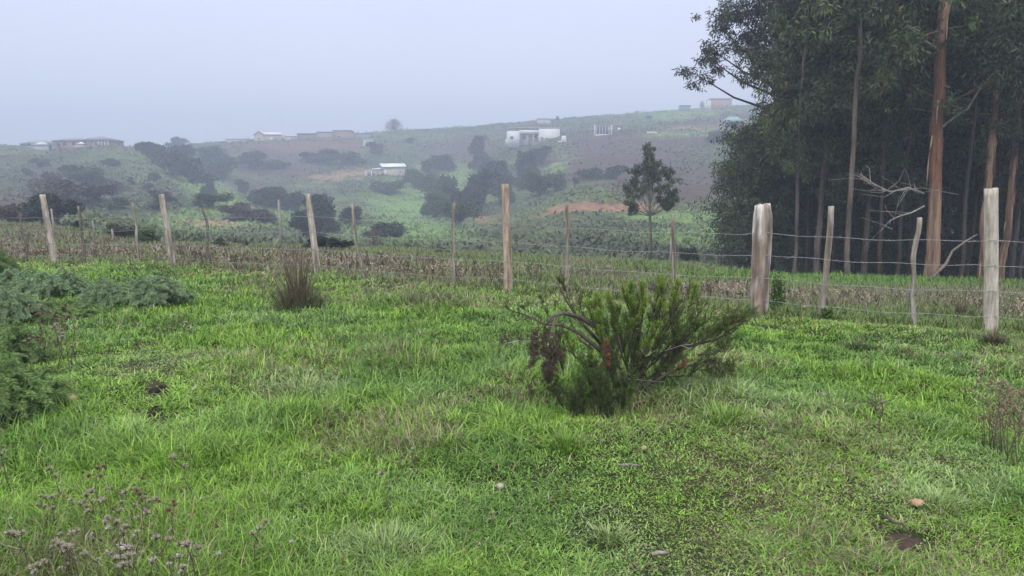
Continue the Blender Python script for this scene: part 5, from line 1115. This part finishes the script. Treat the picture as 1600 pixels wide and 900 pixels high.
stone(1285, 621, 14, 5, (.22, .20, .18), 'grey flat stone in the grass right of the heath shrub', 5, .2)
def patch(px, py, wpx, hpx, label, seed, col=(.055, .04, .03), name='soil_mound'):
    r_ = np.random.default_rng(seed); x, y, z = hit(px, py); u = y / F; Wd = wpx * u / 2; Ld = hpx * u / 2 * (y / EYE) * 1.0; g = G(); n = 26; m = 9
    rr = np.linspace(0, 1, m); ph = np.linspace(0, 2 * np.pi, n, endpoint=False); A, B = np.meshgrid(rr, ph, indexing='ij')
    edge = 1 + (fbm(np.cos(B) * 2 + seed, np.sin(B) * 2, seed, 3) - .5) * .9; X = A * np.cos(B) * Wd * edge; Y = A * np.sin(B) * Ld * edge
    Z = height(X + x, Y + y) - z + .035 * (1 - A ** 2) + (fbm(X * 25, Y * 25, seed, 3) - .5) * .045 * (1 - A ** 4) - .012 * A; I = np.arange(n * m).reshape(m, n)
    Q = np.stack([I[:-1], I[1:], np.roll(I, -1, 1)[1:], np.roll(I, -1, 1)[:-1]], -1).reshape(-1, 4)
    g.add(np.stack([X, Y, Z], -1).reshape(-1, 3), Q, col=np.array(col) * (1 + (fbm(X.ravel() * 30, Y.ravel() * 30, seed + 2) - .5)[:, None]))
    g.obj(name, M_soil, label=label, cat='soil', loc=(x, y, z), sm=True)
patch(1422, 856, 84, 40, 'dark bare mound of turned soil at the lower right', 1, (.075, .052, .042))
patch(246, 615, 34, 14, 'black dung-like clod patch at the left of the meadow', 2, (.022, .018, .015), 'dung_heap')
patch(243, 648, 22, 16, 'small black clods below the larger black patch at left', 3, (.025, .02, .017), 'dung_heap')
patch(195, 678, 24, 7, 'thin streak of black clods furthest left of the dark clod patches', 4, (.028, .022, .018), 'dung_heap')
def stick(P, rad, col, label, name='stick'):
    pts = []
    for px, py, h in P: x, y, z = hit(px, py); pts.append((x, y, z + h))
    pts = np.array(pts); o = pts[0].copy(); g = G(); g.tube(pts - o, rad, 7, col=col); g.obj(name, M_wood, label=label, cat='stick', loc=o, sm=True)
stick(((1376, 822, .02), (1386, 829, .055), (1393, 833, .03), (1409, 838, .05), (1424, 846, .02)), [.005, .010, .007, .006, .003], (.13, .10, .085), 'short dark broken stick on the soil mound at the lower right')
stick(((1018, 881, .03), (1030, 880, .035), (1045, 882, .03)), [.008, .009, .004], (.32, .27, .23), 'short pale stick in the grass at the bottom edge')
stick(((965, 738, .03), (985, 736, .035), (1000, 740, .03)), [.004, .004, .003], (.3, .27, .24), 'thin grey stick on the bare patch below the heath shrub')
# debris on bare spots
r_ = np.random.default_rng(8); g = G(); n = 5000; D = 2.1 * (8 / 2.1) ** r_.random(n); x = r_.uniform(-.75, .75, n) * D
g.leaves(np.stack([x, D, height(x, D) + r_.uniform(.002, .03, n)], 1), unit(sph(n, r_) * [1, 1, .25]), r_.uniform(.01, .04, n), .007, col=mixc((.05, .04, .03), (.32, .26, .19), r_.random(n) ** 2), r=r_)
g.obj('thatch', M_dry, label='bits of dead leaf and straw lying in the meadow grass', cat='litter', kind='stuff')
